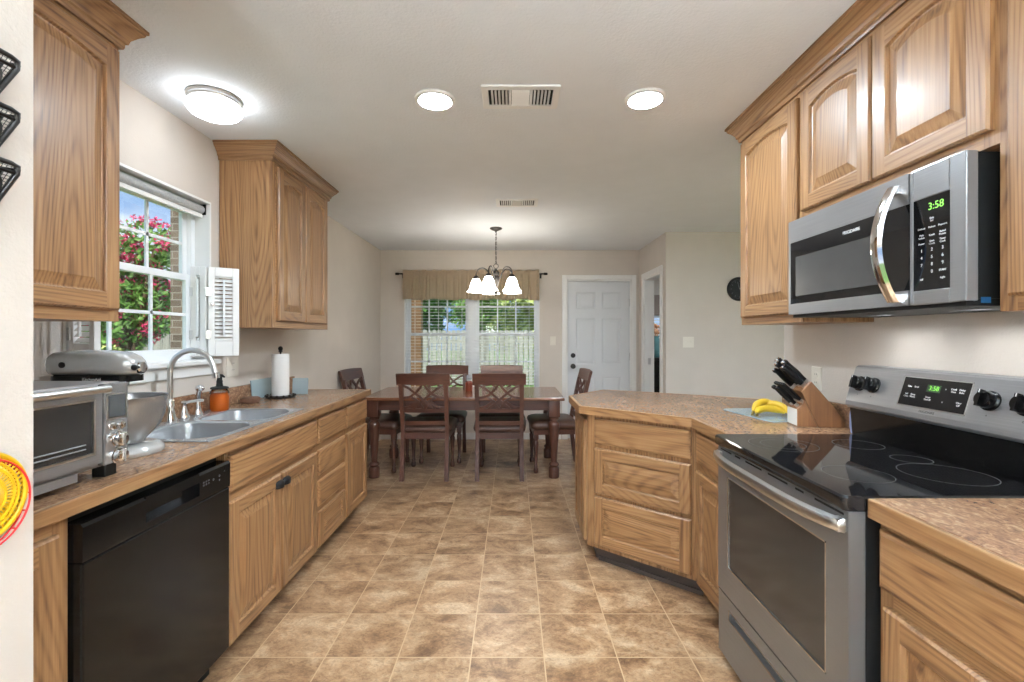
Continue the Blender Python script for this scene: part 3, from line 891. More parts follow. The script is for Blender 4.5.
# left base run, away from the camera
cabinet('base_cabinet', (LX, 0.83, 0), PI/2, 0.36, LD, BT, 0.875, [('door', (0.03, 0.325, 0.10, 0.83))],
        'oak base cabinet mostly hidden by the wall end, beside the black dishwasher', 'oak base cabinets under the sink counter')
cabinet('base_cabinet', (LX, 1.835, 0), PI/2, 0.85, LD, BT, 0.875,
        [('slab', (0.015, 0.835, 0.70, 0.845)), ('door', (0.015, 0.42, 0.09, 0.66), 0.0, (0.392, 0.615)), ('door', (0.43, 0.835, 0.09, 0.66), 0.0, (0.458, 0.615))],
        'oak sink base cabinet with two doors and black cup pulls beside the dishwasher', 'oak base cabinets under the sink counter', open_top=True)
cabinet('base_cabinet', (LX, 2.685, 0), PI/2, 0.452, LD, BT, 0.875,
        [('slab', (0.015, 0.437, 0.70, 0.845)), ('slab', (0.015, 0.437, 0.515, 0.66)), ('slab', (0.015, 0.437, 0.335, 0.48)), ('drawer', (0.015, 0.437, 0.095, 0.30))],
        'oak base cabinet with a stack of four drawers', 'oak base cabinets under the sink counter')
cabinet('base_cabinet', (LX, 3.137, 0), PI/2, 0.453, LD, BT, 0.875,
        [('slab', (0.015, 0.438, 0.70, 0.845)), ('door', (0.015, 0.438, 0.095, 0.66))],
        'oak base cabinet with one drawer over one door at the dining end of the counter', 'oak base cabinets under the sink counter')

# left counter with a sink cut-out
HX0, HX1, HY0, HY1 = -1.655, -1.195, 1.815, 2.585
ct = empty('countertop', (0, 0, 0), 0, 'long mottled brown countertop with oak edge along the sink wall', 'countertop')
m = MB(); cx0, cx1, cy0, cy1 = XL+0.002, -1.118, 0.825, 3.612
m.box(cx0, cx1, cy0, HY0, CB, CT); m.box(cx0, cx1, HY1, cy1-0.018, CB, CT); m.box(cx0, HX0, HY0, HY1, CB, CT); m.box(HX1, cx1, HY0, HY1, CB, CT)
m.build('laminate_top', LAM, ct)
MB().cbox(-1.118, -1.100, cy0, cy1-0.018, CB-0.004, CT+0.0008, 0.004).build('edge_trim', OAK['y'], ct)
MB().cbox(cx0, -1.100, cy1-0.018, cy1, CB-0.004, CT+0.0008, 0.004).build('edge_trim', OAK['x'], ct)
bs = MB(); bs.cbox(XL+0.001, XL+0.020, 0.83, cy1-0.01, CT+0.0005, CT+0.102, 0.003)
tag(bs.build('backsplash', LAM), 'low brown laminate backsplash strip under the sink window', 'backsplash')

# upper cabinets
UZ, UT = 1.375, 2.36
cabinet('wall_cabinet', (-1.40, 0.97, UZ), PI/2, 0.68, 0.305, UZ, UT,
        [('door', (0.135, 0.668, UZ+0.04, 2.325), 0.022)],
        'oak wall cabinet above the toaster oven and mixer, beside the wall end', 'oak wall cabinets', toe=False, crown=(2.345, CEIL-0.001, 0, 1))
cabinet('wall_cabinet', (-1.40, 2.70, UZ), PI/2, 0.81, 0.305, UZ, UT,
        [('door', (0.05, 0.40, UZ+0.04, 2.325), 0.022), ('door', (0.41, 0.76, UZ+0.04, 2.325), 0.022)],
        'oak wall cabinet with two doors hung above the paper towels', 'oak wall cabinets', toe=False, crown=(2.345, CEIL-0.001, 1, 1))
RXF = 1.205
RDp = XR-RXF-0.003
cabinet('wall_cabinet', (RXF, 2.45, 1.383), -PI/2, 0.515, RDp, 1.383, UT,
        [('door', (0.02, 0.495, 1.42, 2.325), 0.022)],
        'tall oak wall cabinet with one arched door above the knife block', 'oak wall cabinets', toe=False, crown=(2.345, CEIL-0.001, 1, 0))
cabinet('wall_cabinet', (RXF, 1.935, 1.80), -PI/2, 0.785, RDp, 1.80, UT,
        [('door', (0.012, 0.386, 1.838, 2.325), 0.022), ('door', (0.394, 0.773, 1.838, 2.325), 0.022)],
        'short oak wall cabinet with two arched doors right above the microwave', 'oak wall cabinets', toe=False, crown=(2.345, CEIL-0.001, 0, 0))
cabinet('wall_cabinet', (RXF, 1.15, 1.383), -PI/2, 0.60, RDp, 1.383, UT,
        [('door', (0.03, 0.57, 1.42, 2.325), 0.022)],
        'oak wall cabinet on the camera side of the microwave, cut by the frame', 'oak wall cabinets', toe=False, crown=(2.345, CEIL-0.001, 0, 0))

# right base run
RX = 0.922
cabinet('base_cabinet', (RX, 1.166, 0), -PI/2, 0.62, XR-RX-0.003, BT, 0.875,
        [('slab', (0.012, 0.608, 0.70, 0.845)), ('door', (0.025, 0.30, 0.10, 0.66)), ('door', (0.32, 0.595, 0.10, 0.66))],
        'oak base cabinet in front of the stove, cut by the lower frame corner', 'oak base cabinets around the stove')
ct2 = empty('countertop', (0, 0, 0), 0, 'short mottled brown countertop on the camera side of the stove', 'countertop')
MB().box(0.908, XR-0.002, 0.52, 1.170, CB, CT).build('laminate_top', LAM, ct2)
MB().cbox(0.890, 0.908, 0.52, 1.170, CB-0.010, CT+0.0008, 0.004).build('edge_trim', OAK['y'], ct2)

# peninsula
K0 = (RX, 2.345); K1 = (0.44, 2.755); K2 = (0.44, 3.19); K3 = (0.72, 3.52)
pdx, pdy = K0[0]-K1[0], K0[1]-K1[1]
plen = math.hypot(pdx, pdy); pang = math.atan2(pdy, pdx)
pn = empty('peninsula_cabinet', (K1[0], K1[1], 0), 0, 'angled oak peninsula cabinet with three drawers facing the aisle', 'cabinet', 'oak base cabinets around the stove')
off = lambda p: (p[0]-K1[0], p[1]-K1[1])
poly = [off(K0), off(K1), off(K2), off(K3), off((1.28, 3.20)), off((1.60, 2.98)), off((1.60, 2.60)), off((1.28, 2.60)), off((1.28, 2.345))]
m = MB(); m.prism(poly, 0.090, 0.875, 0)
m.build('cabinet_box', [OAK['z'], OAK['x']], pn)
toe = [off((RX+0.05, 2.40)), off((0.50, 2.79)), off((0.51, 3.15)), off((0.74, 3.44)), off((1.25, 3.12)), off((1.25, 2.40))]
MB().prism(toe, 0, 0.090).build('toe_kick', M['toe'], pn)
for kind, b_ in (('slab', (0.055, plen-0.02, 0.70, 0.845)), ('drawer', (0.055, plen-0.02, 0.415, 0.675)), ('drawer', (0.055, plen-0.02, 0.115, 0.395))):
    x_, z_ = b_[0], b_[2]
    front_mesh(b_[1]-b_[0], b_[3]-b_[2], kind).build('drawer_front', [OAK['z'], OAK['x']], pn, (math.cos(pang)*x_, math.sin(pang)*x_, z_), (0, 0, pang))
front_mesh(K2[1]-K1[1]-0.05, 0.72, 'door').build('end_panel', [OAK['z'], OAK['x']], pn, (0.0, K2[1]-K1[1]-0.03, 0.11), (0, 0, -PI/2))
q = MB(); q.box(0.05, plen+0.02, -0.014, 0, 0.0, 0.022)
q.build('shoe_moulding', M['toe'], pn, (0.06*math.cos(pang+PI/2), 0.06*math.sin(pang+PI/2), 0), (0, 0, pang))
cabinet('base_cabinet', (RX, 2.335, 0), -PI/2, 0.385, 0.34, BT, 0.875,
        [('slab', (0.03, 0.37, 0.70, 0.845)), ('door', (0.03, 0.37, 0.125, 0.66))],
        'narrow oak base cabinet with drawer and door between stove and angled peninsula', 'oak base cabinets around the stove')
ct3 = empty('countertop', (0, 0, 0), 0, 'angled mottled brown peninsula countertop holding bananas and knife block', 'countertop')
P0, P1, P2, P3, P4 = (0.89, 1.945), (0.89, 2.32), (0.388, 2.74), (0.385, 3.216), (0.70, 3.59)
def inset_poly(P, d):
    out = []; n = len(P)
    A = sum(P[i][0]*P[(i+1) % n][1]-P[(i+1) % n][0]*P[i][1] for i in range(n))
    sg = 1 if A > 0 else -1
    for i in range(n):
        a, b_, c_ = Vector(P[i-1]), Vector(P[i]), Vector(P[(i+1) % n])
        d1 = (b_-a).normalized(); d2 = (c_-b_).normalized()
        n1 = Vector((-d1.y, d1.x))*sg; n2 = Vector((-d2.y, d2.x))*sg
        bis = (n1+n2); bis = bis/max(1e-6, bis.dot(n1))
        out.append(tuple(b_+bis*d))
    return out
full = [P0, P1, P2, P3, P4, (1.31, 3.255), (1.66, 3.02), (1.66, 2.585), (XR-0.002, 2.585), (XR-0.002, 1.945)]
ins = inset_poly(full, 0.018)
lam = [(ins[0][0], 1.945), *ins[1:7], (ins[7][0], 2.585), (XR-0.002, 2.585), (XR-0.002, 1.945)]
MB().prism(lam, CB, CT).build('laminate_top', LAM, ct3)
for i in range(6):
    a, b_ = Vector(full[i]), Vector(full[i+1])
    ia, ib = Vector(lam[i]), Vector(lam[i+1])
    L = (b_-a).length; ang_ = math.atan2((b_-a).y, (b_-a).x)
    R = Matrix.Rotation(-ang_, 2)
    q4 = [R @ (p-a) for p in (a, b_, ib, ia)]
    MB().prism([tuple(p) for p in q4], CB-0.006, CT+0.0008).build('edge_trim', OAK['x'], ct3, (a.x, a.y, 0), (0, 0, ang_))
bs = MB(); bs.cbox(XR-0.020, XR-0.001, 1.96, 2.57, CT+0.0005, CT+0.102, 0.003)
tag(bs.build('backsplash', LAM), 'low brown laminate backsplash strip behind the knife block', 'backsplash')

# ------------------------------------------------------------------ dishwasher
dw = empty('dishwasher', (-1.11, 1.190, 0), PI/2, 'glossy black built-in dishwasher below the counter', 'dishwasher')
W_ = 0.640
MB().box(0.006, W_-0.006, 0.055, 0.58, 0.09, 0.862).build('tub_body', M['matblack'], dw)
m = MB(); m.cbox(0.008, W_-0.008, 0.0, 0.052, 0.105, 0.735, 0.006); m.build('door', M['black'], dw)
m = MB()
prof = [(0.052, 0.737), (0.0, 0.737), (-0.001, 0.745), (-0.002, 0.828), (0.004, 0.836), (0.052, 0.836)]
# panel with a pocket handle: three strips around the recess
hx0, hx1, hz0, hz1 = 0.215, 0.455, 0.758, 0.804
m.xprism(prof, 0.008, hx0); m.xprism(prof, hx1, W_-0.008)
m.box(hx0, hx1, -0.0015, 0.052, hz1, 0.836); m.box(hx0, hx1, -0.001, 0.052, 0.737, hz0)
m.box(hx0, hx1, 0.030, 0.052, hz0, hz1)
m.build('control_panel', M['black'], dw)
RF = (PI/2, 0, 0)
for k, (x_, z_, s_) in enumerate(((0.47, 0.805, '= = ='), (0.47, 0.795, '= = ='), (0.51, 0.802, 'o'), (0.545, 0.806, 'o'), (0.545, 0.790, 'v'), (0.575, 0.815, '-'))):
    text('panel_marking', s_, 0.016, M['greymark'], dw, (x_+0.02, -0.0022, z_-0.008), RF)
MB().box(0.008, W_-0.008, 0.08, 0.095, 0, 0.10).build('toe_kick', M['matblack'], dw)

# ------------------------------------------------------------------ range
rg = empty('stove', (0.850, 1.930, 0), -PI/2, 'stainless electric stove with black glass cooktop', 'stove')
RW = 0.756; RDP = XR-0.850-0.004
m = MB(); m.box(0.004, RW-0.004, 0.045, RDP, 0.03, 0.880)
m.build('oven_body', M['matblack'], rg)
for x_ in (0.05, RW-0.05):
    for y_ in (0.10, RDP-0.08):
        MB().tube([(x_, y_, 0), (x_, y_, 0.03)], 0.018, 12).build('levelling_foot', M['matblack'], rg)
# cooktop
m = MB()
L = [rrect(0.0, RW, -0.012, RDP-0.02, 0.012, 0.880, 4), rrect(0.0, RW, -0.016, RDP-0.02, 0.014, 0.888, 4), rrect(0.0, RW, -0.016, RDP-0.02, 0.014, 0.912, 4), rrect(0.004, RW-0.004, -0.012, RDP-0.02, 0.012, 0.918, 4), rrect(0.012, RW-0.012, 0.0, RDP-0.02, 0.01, 0.918, 4)]
m.loft(L); ck = m.build('cooktop', M['blackglass'], rg, smooth=30)
def ring(nm, cx, cy, r):
    q = MB(); n = 64; w_ = 0.0010
    q.loft([[(cx+rr*math.cos(2*PI*i/n), cy+rr*math.sin(2*PI*i/n), 0.9186) for i in range(n)] for rr in (r-w_, r+w_)], cap0=False, cap1=False)
    return q.build(nm, M['ring'], ck)
for cx, cy, r in ((0.19, 0.16, 0.115), (0.19, 0.16, 0.075), (0.19, 0.44, 0.080), (0.565, 0.16, 0.088), (0.565, 0.42, 0.112), (0.40, 0.46, 0.055)):
    ring('burner_ring', cx, cy, r)
# oven door
dz0, dz1 = 0.292, 0.876
dm = MB()
wx0, wx1, wz0, wz1 = 0.088, 0.668, 0.405, 0.765
dm.box(0.004, wx0, 0, 0.043, dz0, dz1); dm.box(wx1, RW-0.004, 0, 0.043, dz0, dz1)
dm.box(wx0, wx1, 0, 0.043, dz0, wz0); dm.box(wx0, wx1, 0, 0.043, wz1, dz1)
do = dm.build('oven_door', M['steeldark'], rg)
MB().box(wx0, wx1, 0.003, 0.040, wz0, wz1).build('door_window', M['doorglass'], do)
g = MB()
for a in ((wx0, wx1, wz0, wz0+0.004), (wx0, wx1, wz1-0.004, wz1), (wx0, wx0+0.004, wz0, wz1), (wx1-0.004, wx1, wz0, wz1)):
    g.box(a[0], a[1], -0.0015, 0.004, a[2], a[3])
g.build('window_border', M['chrome'], do)
m = MB()
for a, b_ in ((0.03, 0.12), (0.15, 0.19), (0.23, 0.34), (0.38, 0.49), (0.53, 0.57), (0.62, 0.735)):
    m.box(a, b_, -0.0006, 0.002, 0.862, 0.868)
m.build('vent_slot', M['gap'], do)
m = MB()
path = []
sec = []
for i in range(25):
    u = i/24; x_ = 0.012+(RW-0.024)*u
    bow = 0.016+0.040*(1-(2*u-1)**4)
    hh = 0.019
    sec.append([(x_, -bow+0.012, 0.838+hh), (x_, -bow-0.004, 0.838+hh*0.75), (x_, -bow-0.009, 0.838), (x_, -bow-0.004, 0.838-hh*0.75), (x_, -bow+0.012, 0.838-hh), (x_, -bow+0.016, 0.838)])
c0_ = sum((Vector(p) for p in sec[0]), Vector())/6; c1_ = sum((Vector(p) for p in sec[-1]), Vector())/6
sec = [[c0_+(Vector(p)-c0_)*0.5-Vector((0.005, 0, 0)) for p in sec[0]]]+sec+[[c1_+(Vector(p)-c1_)*0.5+Vector((0.005, 0, 0)) for p in sec[-1]]]
m.loft(sec)
for x_ in (0.012, RW-0.012-0.03): m.box(x_, x_+0.03, -0.022, 0.002, 0.822, 0.854)
m.build('oven_handle', M['nickel'], do, smooth=40)
# storage drawer with recessed pull
m = MB(); sx0, sx1, sz0, sz1 = 0.10, 0.65, 0.205, 0.240
m.box(0.004, sx0, 0.002, 0.043, 0.035, 0.284); m.box(sx1, RW-0.004, 0.002, 0.043, 0.035, 0.284)
m.box(sx0, sx1, 0.002, 0.043, 0.035, sz0); m.box(sx0, sx1, 0.002, 0.043, sz1, 0.284); m.box(sx0, sx1, 0.022, 0.043, sz0, sz1)
so = m.build('storage_drawer', M['steeldark'], rg)
g = MB()
for a in ((sx0, sx1, sz0-0.003, sz0), (sx0, sx1, sz1, sz1+0.003), (sx0-0.003, sx0, sz0-0.003, sz1+0.003), (sx1, sx1+0.003, sz0-0.003, sz1+0.003)):
    g.box(a[0], a[1], -0.0005, 0.003, a[2], a[3])
g.build('pull_rim', M['chrome'], so)
# backguard (profile in y,z swept across)
m = MB()
m.xprism([(0.555, 0.919), (0.545, 1.035), (RDP, 1.035), (RDP, 0.919)], 0.004, RW-0.004)
m.build('backguard_base', M['black'], rg)
m = MB()
bp = [(0.540, 1.030), (0.528, 1.042), (0.530, 1.060), (0.572, 1.196), (0.582, 1.203), (RDP, 1.203), (RDP, 1.030)]
m.xprism(bp, 0.0, RW); bg = m.build('backguard', M['steel'], rg, bevel=0.002)
tilt = math.atan2(0.042, 0.136)
nrm = Vector((0, -math.cos(tilt), math.sin(tilt)))
def onpanel(x_, s_, d_=0.0):
    """point on the sloping face; s runs up the slope from its lower edge"""
    return Vector((x_, 0.530, 1.060))+Vector((0, math.sin(tilt), math.cos(tilt)))*s_+nrm*d_
PR = (PI/2-tilt, 0, 0)
def panelbox(nm, x0_, x1_, s0, s1, d0, d1, mat, parent):
    q = MB(); P = [onpanel(x, s, d) for d in (d0, d1) for x, s in ((x0_, s0), (x1_, s0), (x1_, s1), (x0_, s1))]
    q.loft([P[:4], P[4:]]); return q.build(nm, mat, parent)
dsp = panelbox('control_display', 0.255, 0.500, 0.022, 0.122, -0.002, 0.0012, M['blackglass'], bg)
for a in ((0.252, 0.503, 0.019, 0.022), (0.252, 0.503, 0.122, 0.125), (0.252, 0.255, 0.019, 0.125), (0.500, 0.503, 0.019, 0.125)):
    panelbox('display_bezel', a[0], a[1], a[2], a[3], -0.002, 0.0012, M['chrome'], bg)
panelbox('clock_screen', 0.352, 0.402, 0.078, 0.103, 0.0, 0.0016, M['greenscreen'], dsp)
text('clock_digits', '3:58', 0.022, M['greenled'], dsp, onpanel(0.378, 0.0905, 0.0020), PR)
for x_, s_, tx in ((0.285, 0.090, 'Bake'), (0.312, 0.090, 'Broil'), (0.280, 0.058, 'Self\nClean'), (0.306, 0.058, 'Keep\nWarm'), (0.365, 0.055, 'Timer\nOn/Off'),
                   (0.420, 0.092, '^'), (0.420, 0.050, 'v'), (0.447, 0.092, 'Cook\nTime'), (0.475, 0.092, 'Delay\nBake'), (0.475, 0.050, 'Clear\nOff')):
    text('key_lettering', tx, 0.0085, M['mark'], dsp, onpanel(x_, s_, 0.0018), PR)
text('brand_lettering', 'FRIGIDAIRE', 0.0115, M['darkmark'], bg, onpanel(0.375, 0.008, 0.0006), PR)
RM = Matrix.Rotation(PI/2-tilt, 3, 'X')
for x_ in (0.055, 0.125, 0.565, 0.665):
    q = MB(); c_ = onpanel(x_, 0.075, 0.0)
    q.lathe([(0.030, 0), (0.030, 0.006), (0.026, 0.010), (0.025, 0.026), (0.022, 0.030), (0.0, 0.0305)], 24, c_, mtx=RM)
    bm = bmesh.new(); bmesh.ops.create_cube(bm, size=1)
    q.bm(bm, 0, Matrix.Translation(c_) @ RM.to_4x4() @ Matrix.Translation((0, 0, 0.034)) @ Matrix.Diagonal((0.010, 0.050, 0.014, 1)))
    ko = q.build('burner_knob', M['black'], bg, smooth=35)
    panelbox('knob_pointer', x_-0.0015, x_+0.0015, 0.090, 0.100, 0.0405, 0.0415, M['mark'], ko)
    text('burner_mark', '+' if x_ < 0.6 else 'o', 0.012, M['darkmark'], bg, onpanel(x_+0.0, 0.030, 0.0006), PR)

# ------------------------------------------------------------------ microwave
mw = empty('microwave', (1.145, 1.932, 1.400), -PI/2, 'stainless over-the-range microwave with curved handle under the short cabinet', 'microwave')
MW, MH, MD = 0.757, 0.394, XR-1.145-0.004
MB().box(0.008, MW-0.008, 0.034, MD, 0.018, MH-0.002).build('casing', M['matblack'], mw)
wx0, wx1, wz0, wz1 = 0.012, 0.583, 0.055, 0.305
m = MB()
m.box(0.0, wx1+0.002, 0, 0.032, 0.012, wz0); m.box(0.0, wx1+0.002, 0, 0.032, wz1, MH); m.box(0.0, wx0, 0, 0.032, wz0, wz1)
md_ = m.build('door', M['steel'], mw)
m = MB(); m.box(wx0, wx1+0.002, 0.002, 0.03, wz0, wz1); gl = m.build('door_glass', M['blackglass'], md_)
MB().box(wx0+0.035, 0.475, 0.0008, 0.01, wz0+0.030, wz1-0.062).build('viewing_mesh', M['microglass'], gl)
text('brand_lettering', 'FRIGIDAIRE', 0.016, M['mark'], gl, (0.355, 0.0014, wz1-0.026), RF)
m = MB()
cx0_, cx1_, cz0_, cz1_ = 0.602, 0.712, 0.050, 0.306
m.box(0.589, cx0_, 0, 0.032, 0.012, MH); m.box(cx1_, MW, 0, 0.032, 0.012, MH)
m.box(cx0_, cx1_, 0, 0.032, 0.012, cz0_); m.box(cx0_, cx1_, 0, 0.032, cz1_, MH)
cp = m.build('control_surround', M['steel'], mw, bevel=0.003)
kp = MB().box(cx0_, cx1_, 0.001, 0.03, cz0_, cz1_).build('keypad', M['blackglass'], cp)
text('clock_digits', '3:58', 0.028, M['greenled'], kp, (0.672, 0.0006, 0.278), RF)
rowsk = [(0.243, ('', 'Easy\nSet', '')), (0.222, ('Defrost', 'Reheat', 'Popcorn')), (0.200, ('Melt\nSoften', 'Cook', 'Baked\nPotato')), (0.180, ('Power', 'Start\nClock', 'Timer\nCook')),
         (0.160, '123'), (0.140, '456'), (0.120, '789'), (0.100, (' ', '0', 'START')), (0.080, ('Off', ' ', 'Light'))]
for z_, ks in rowsk:
    for x_, tx in zip((0.628, 0.660, 0.692), ks):
        if tx.strip(): text('key_lettering', tx, 0.012 if len(tx) == 1 else 0.0075, M['mark'], kp, (x_, 0.0006, z_), RF)
m = MB(); sec = []
for i in range(29):
    u = i/28; z_ = 0.022+(MH-0.050)*u
    s_ = 2*u-1
    bow = 0.014+0.052*(1-s_*s_)
    wd = 0.019
    xc = 0.548
    sec.append([(xc-wd, -bow+0.004, z_), (xc-wd*0.7, -bow-0.006, z_), (xc, -bow-0.009, z_), (xc+wd*0.7, -bow-0.006, z_), (xc+wd, -bow+0.004, z_), (xc, -bow+0.008, z_)])
m.loft(sec)
m.box(0.535, 0.561, -0.016, 0.001, 0.022, 0.045); m.box(0.535, 0.561, -0.016, 0.001, MH-0.052, MH-0.029)
m.build('door_handle', M['chrome'], md_, smooth=40)
m = MB(); m.box(0.012, MW-0.012, 0.012, 0.20, 0.0, 0.018); m.box(0.012, MW-0.012, 0.245, MD, 0.0, 0.018)
for a, b_ in ((0.012, 0.15), (0.25, 0.50), (0.60, MW-0.012)): m.box(a, b_, 0.20, 0.245, 0.0, 0.018)  # openings left so the added lamps sit hidden inside
m.build('underside_grille', M['matblack'], mw)
M['fill_task_on'] = lamp_mat('added_task_lamp_on', (0.92, 0.96, 1.0, 1), 42.0)  # unseen lamps added to brighten the wall behind the stove
for x_ in (0.20, 0.55): MB().box(x_-0.045, x_+0.045, 0.203, 0.242, 0.0155, 0.0175).build('added_task_lamp', M['fill_task_on'], mw)
MB().box(MW-0.0079, MW-0.007, 0.045, 0.07, 0.007, 0.022).build('film_label', M['blueplastic'], mw)

# ------------------------------------------------------------------ sink and taps
sk = empty('sink', (0, 0, 0), 0, 'double bowl stainless steel sink set in the long counter', 'sink')
SX0, SX1, SY0, SY1, SM = -1.675, -1.172, 1.792, 2.610, 2.222
def bowl(ya, yb, bx0, bx1, by0, by1, nm):
    m = MB(); zt = CT+0.006
    m.loft([rrect(SX0, SX1, ya, yb, 0.002, CT+0.001), rrect(SX0+0.006, SX1-0.006, ya+0.0005, yb-0.0005, 0.002, zt), rrect(bx0-0.012, bx1+0.012, by0-0.012, by1+0.012, 0.10, zt),
            rrect(bx0, bx1, by0, by1, 0.09, zt-0.006), rrect(bx0+0.006, bx1-0.006, by0+0.006, by1-0.006, 0.085, zt-0.04),
            rrect(bx0+0.018, bx1-0.018, by0+0.018, by1-0.018, 0.08, zt-0.155), rrect(bx0+0.05, bx1-0.05, by0+0.05, by1-0.05, 0.06, zt-0.180)], cap0=False)
    o = m.build(nm, M['sink'], sk, smooth=45)
    cx, cy = (bx0+bx1)/2, (by0+by1)/2
    q = MB(); q.lathe([(0.045, 0), (0.043, 0.004), (0.030, 0.003), (0.028, -0.002), (0.0, -0.002)], 24, (cx, cy, zt-0.180))
    q.build('drain', M['chrome'], o, smooth=40)
bowl(SY0, SM, -1.555, -1.205, 1.835, 2.195, 'sink_bowl')
bowl(SM, SY1, -1.555, -1.205, 2.248, 2.572, 'sink_bowl')
DZ = CT+0.006
fc = empty('faucet', (-1.628, 2.208, DZ), 0, 'tall brushed gooseneck faucet curving over the sink', 'faucet')
q = MB(); q.lathe([(0.030, 0), (0.030, 0.006), (0.024, 0.02), (0.018, 0.06), (0.0165, 0.10), (0.013, 0.105)], 20); q.build('faucet_base', M['chrome'], fc, smooth=45)
R_ = 0.105; pts = [(0, 0, 0.10), (0, 0, 0.16), (0, 0, 0.225)]
for i in range(1, 19):
    a = PI-PI*i/18*0.93
    pts.append((R_+R_*math.cos(a), 0, 0.232+R_*math.sin(a)))
e_ = Vector(pts[-1]); pts.append(tuple(e_+Vector((0.008, 0, -0.03))))
q = MB(); q.tube(pts, 0.0125, 14); q.build('spout', M['nickel'], fc, smooth=50)
q = MB(); q.tube([tuple(Vector(pts[-1])+Vector((0, 0, 0.006))), tuple(Vector(pts[-1])+Vector((0.003, 0, -0.02)))], 0.0165, 14); q.build('spout_tip', M['chrome'], fc, smooth=40)
fh = empty('tap_valve', (-1.632, 2.305, DZ), 0, 'chrome single lever valve between faucet and side sprayer', 'tap')
q = MB(); q.lathe([(0.028, 0), (0.028, 0.005), (0.020, 0.02), (0.013, 0.055), (0.012, 0.07), (0.014, 0.075), (0.010, 0.083), (0.0, 0.084)], 18); q.build('valve_base', M['chrome'], fh, smooth=45)
q = MB(); q.tube([(0, 0, 0.072), (0.02, 0.01, 0.078), (0.06, 0.03, 0.083), (0.075, 0.036, 0.081)], [0.008, 0.0075, 0.007, 0.006], 10); q.build('lever', M['nickel'], fh, smooth=50)
sp = empty('side_sprayer', (-1.630, 2.405, DZ), 0, 'chrome side sprayer standing beside the soap bottle', 'sprayer')
q = MB(); q.lathe([(0.027, 0), (0.027, 0.005), (0.020, 0.018), (0.018, 0.03), (0.013, 0.032)], 18); q.build('sprayer_base', M['chrome'], sp, smooth=45)
q = MB(); q.tube([(0, 0, 0.028), (0, 0, 0.06), (0.002, 0, 0.10), (0.008, -0.002, 0.125)], [0.018, 0.0155, 0.014, 0.015], 14)
q.sphere((0.012, -0.003, 0.136), 0.020, sc=(1.15, 1, 0.85)); q.build('sprayer_head', M['chrome'], sp, smooth=50)

# soap bottle
sb = empty('soap_bottle', (-1.600, 2.535, DZ), 0, 'amber soap bottle with black pump at the sink corner', 'soap bottle')
q = MB(); q.lathe([(0.040, 0), (0.046, 0.006), (0.047, 0.02), (0.047, 0.075), (0.043, 0.092), (0.035, 0.100)], 24); q.build('soap_liquid', M['amber'], sb, smooth=45)
q = MB(); q.lathe([(0.0425, 0.0925), (0.047, 0.094), (0.046, 0.104), (0.038, 0.114), (0.030, 0.118), (0.028, 0.124)], 24, cap0=False); q.build('glass_shoulder', M['clearglass'], sb, smooth=45)
q = MB(); q.lathe([(0.044, 0.118), (0.044, 0.126), (0.036, 0.129), (0.018, 0.132), (0.015, 0.150), (0.016, 0.160), (0.013, 0.166), (0.013, 0.185), (0.015, 0.187), (0.015, 0.196), (0.0, 0.198)], 20)
q.tube([(0, 0, 0.190), (0.02, -0.012, 0.192), (0.042, -0.026, 0.184)], [0.008, 0.007, 0.005], 10)
q.build('pump', M['matblack'], sb, smooth=40)

# paper towels
ph = empty('towel_holder', (-1.560, 3.12, CT), 0, 'black wire paper towel holder with knobbed post', 'paper towel holder')
q = MB(); q.lathe([(0.090, 0.0), (0.092, 0.006), (0.088, 0.012), (0.080, 0.014), (0.0, 0.014)], 28); q.build('holder_base', M['iron'], ph, smooth=40)
q = MB(); q.tube([(0, 0, 0.012), (0, 0, 0.318)], 0.006, 10); q.sphere((0, 0, 0.328), 0.015, sc=(1, 1, 1.1)); q.lathe([(0.011, 0.306), (0.014, 0.312), (0.006, 0.318)], 14); q.build('post', M['iron'], ph, smooth=40)
q = MB()
for i in range(14):
    a = 2*PI*i/14; q.sphere((0.088*math.cos(a), 0.088*math.sin(a), 0.014), 0.009, seg=8, ring=6)
q.build('base_bead', M['iron'], ph, smooth=50)
pr = MB(); pr.lathe([(0.020, 0.016), (0.053, 0.016), (0.054, 0.020), (0.054, 0.288), (0.053, 0.292), (0.020, 0.292), (0.020, 0.016)], 32, cap0=False, cap1=False)
po = pr.build('paper_towel_roll', M['paper'], loc=(-1.560, 3.12, CT), smooth=40)
tag(po, 'white paper towel roll on the black wire holder', 'paper towel roll')
# glass boards leaning at the backsplash, sponge tray
gb = MB(); gb.cbox(0, 0.40, -0.003, 0.003, 0, 0.125, 0.002)
o = gb.build('glass_board', M['boardglass'], loc=(XL+0.040, 2.98, CT+0.002), rot=(math.radians(-6), 0, PI/2))
tag(o, 'pale blue glass cutting board leaning on the backsplash behind the paper towels', 'cutting board')
gb = MB(); gb.cbox(0, 0.11, -0.003, 0.003, 0, 0.115, 0.002)
o = gb.build('glass_board', M['boardglass'], loc=(-1.555, 3.275, CT+0.002), rot=(math.radians(-4), 0, 0))
tag(o, 'small pale blue glass board standing beside the towel roll, dining side', 'cutting board')
q = MB(); q.loft([rrect(-0.05, 0.05, -0.035, 0.035, 0.02, 0), rrect(-0.058, 0.058, -0.042, 0.042, 0.024, 0.012), rrect(-0.056, 0.056, -0.040, 0.040, 0.022, 0.030), rrect(-0.045, 0.045, -0.030, 0.030, 0.018, 0.036)])
o = q.build('sponge', M['brownmat'], loc=(-1.615, 2.86, CT+0.001), rot=(0, 0, PI/2), smooth=40)
tag(o, 'small brown scrubbing sponge on the counter beside the paper towels', 'sponge')

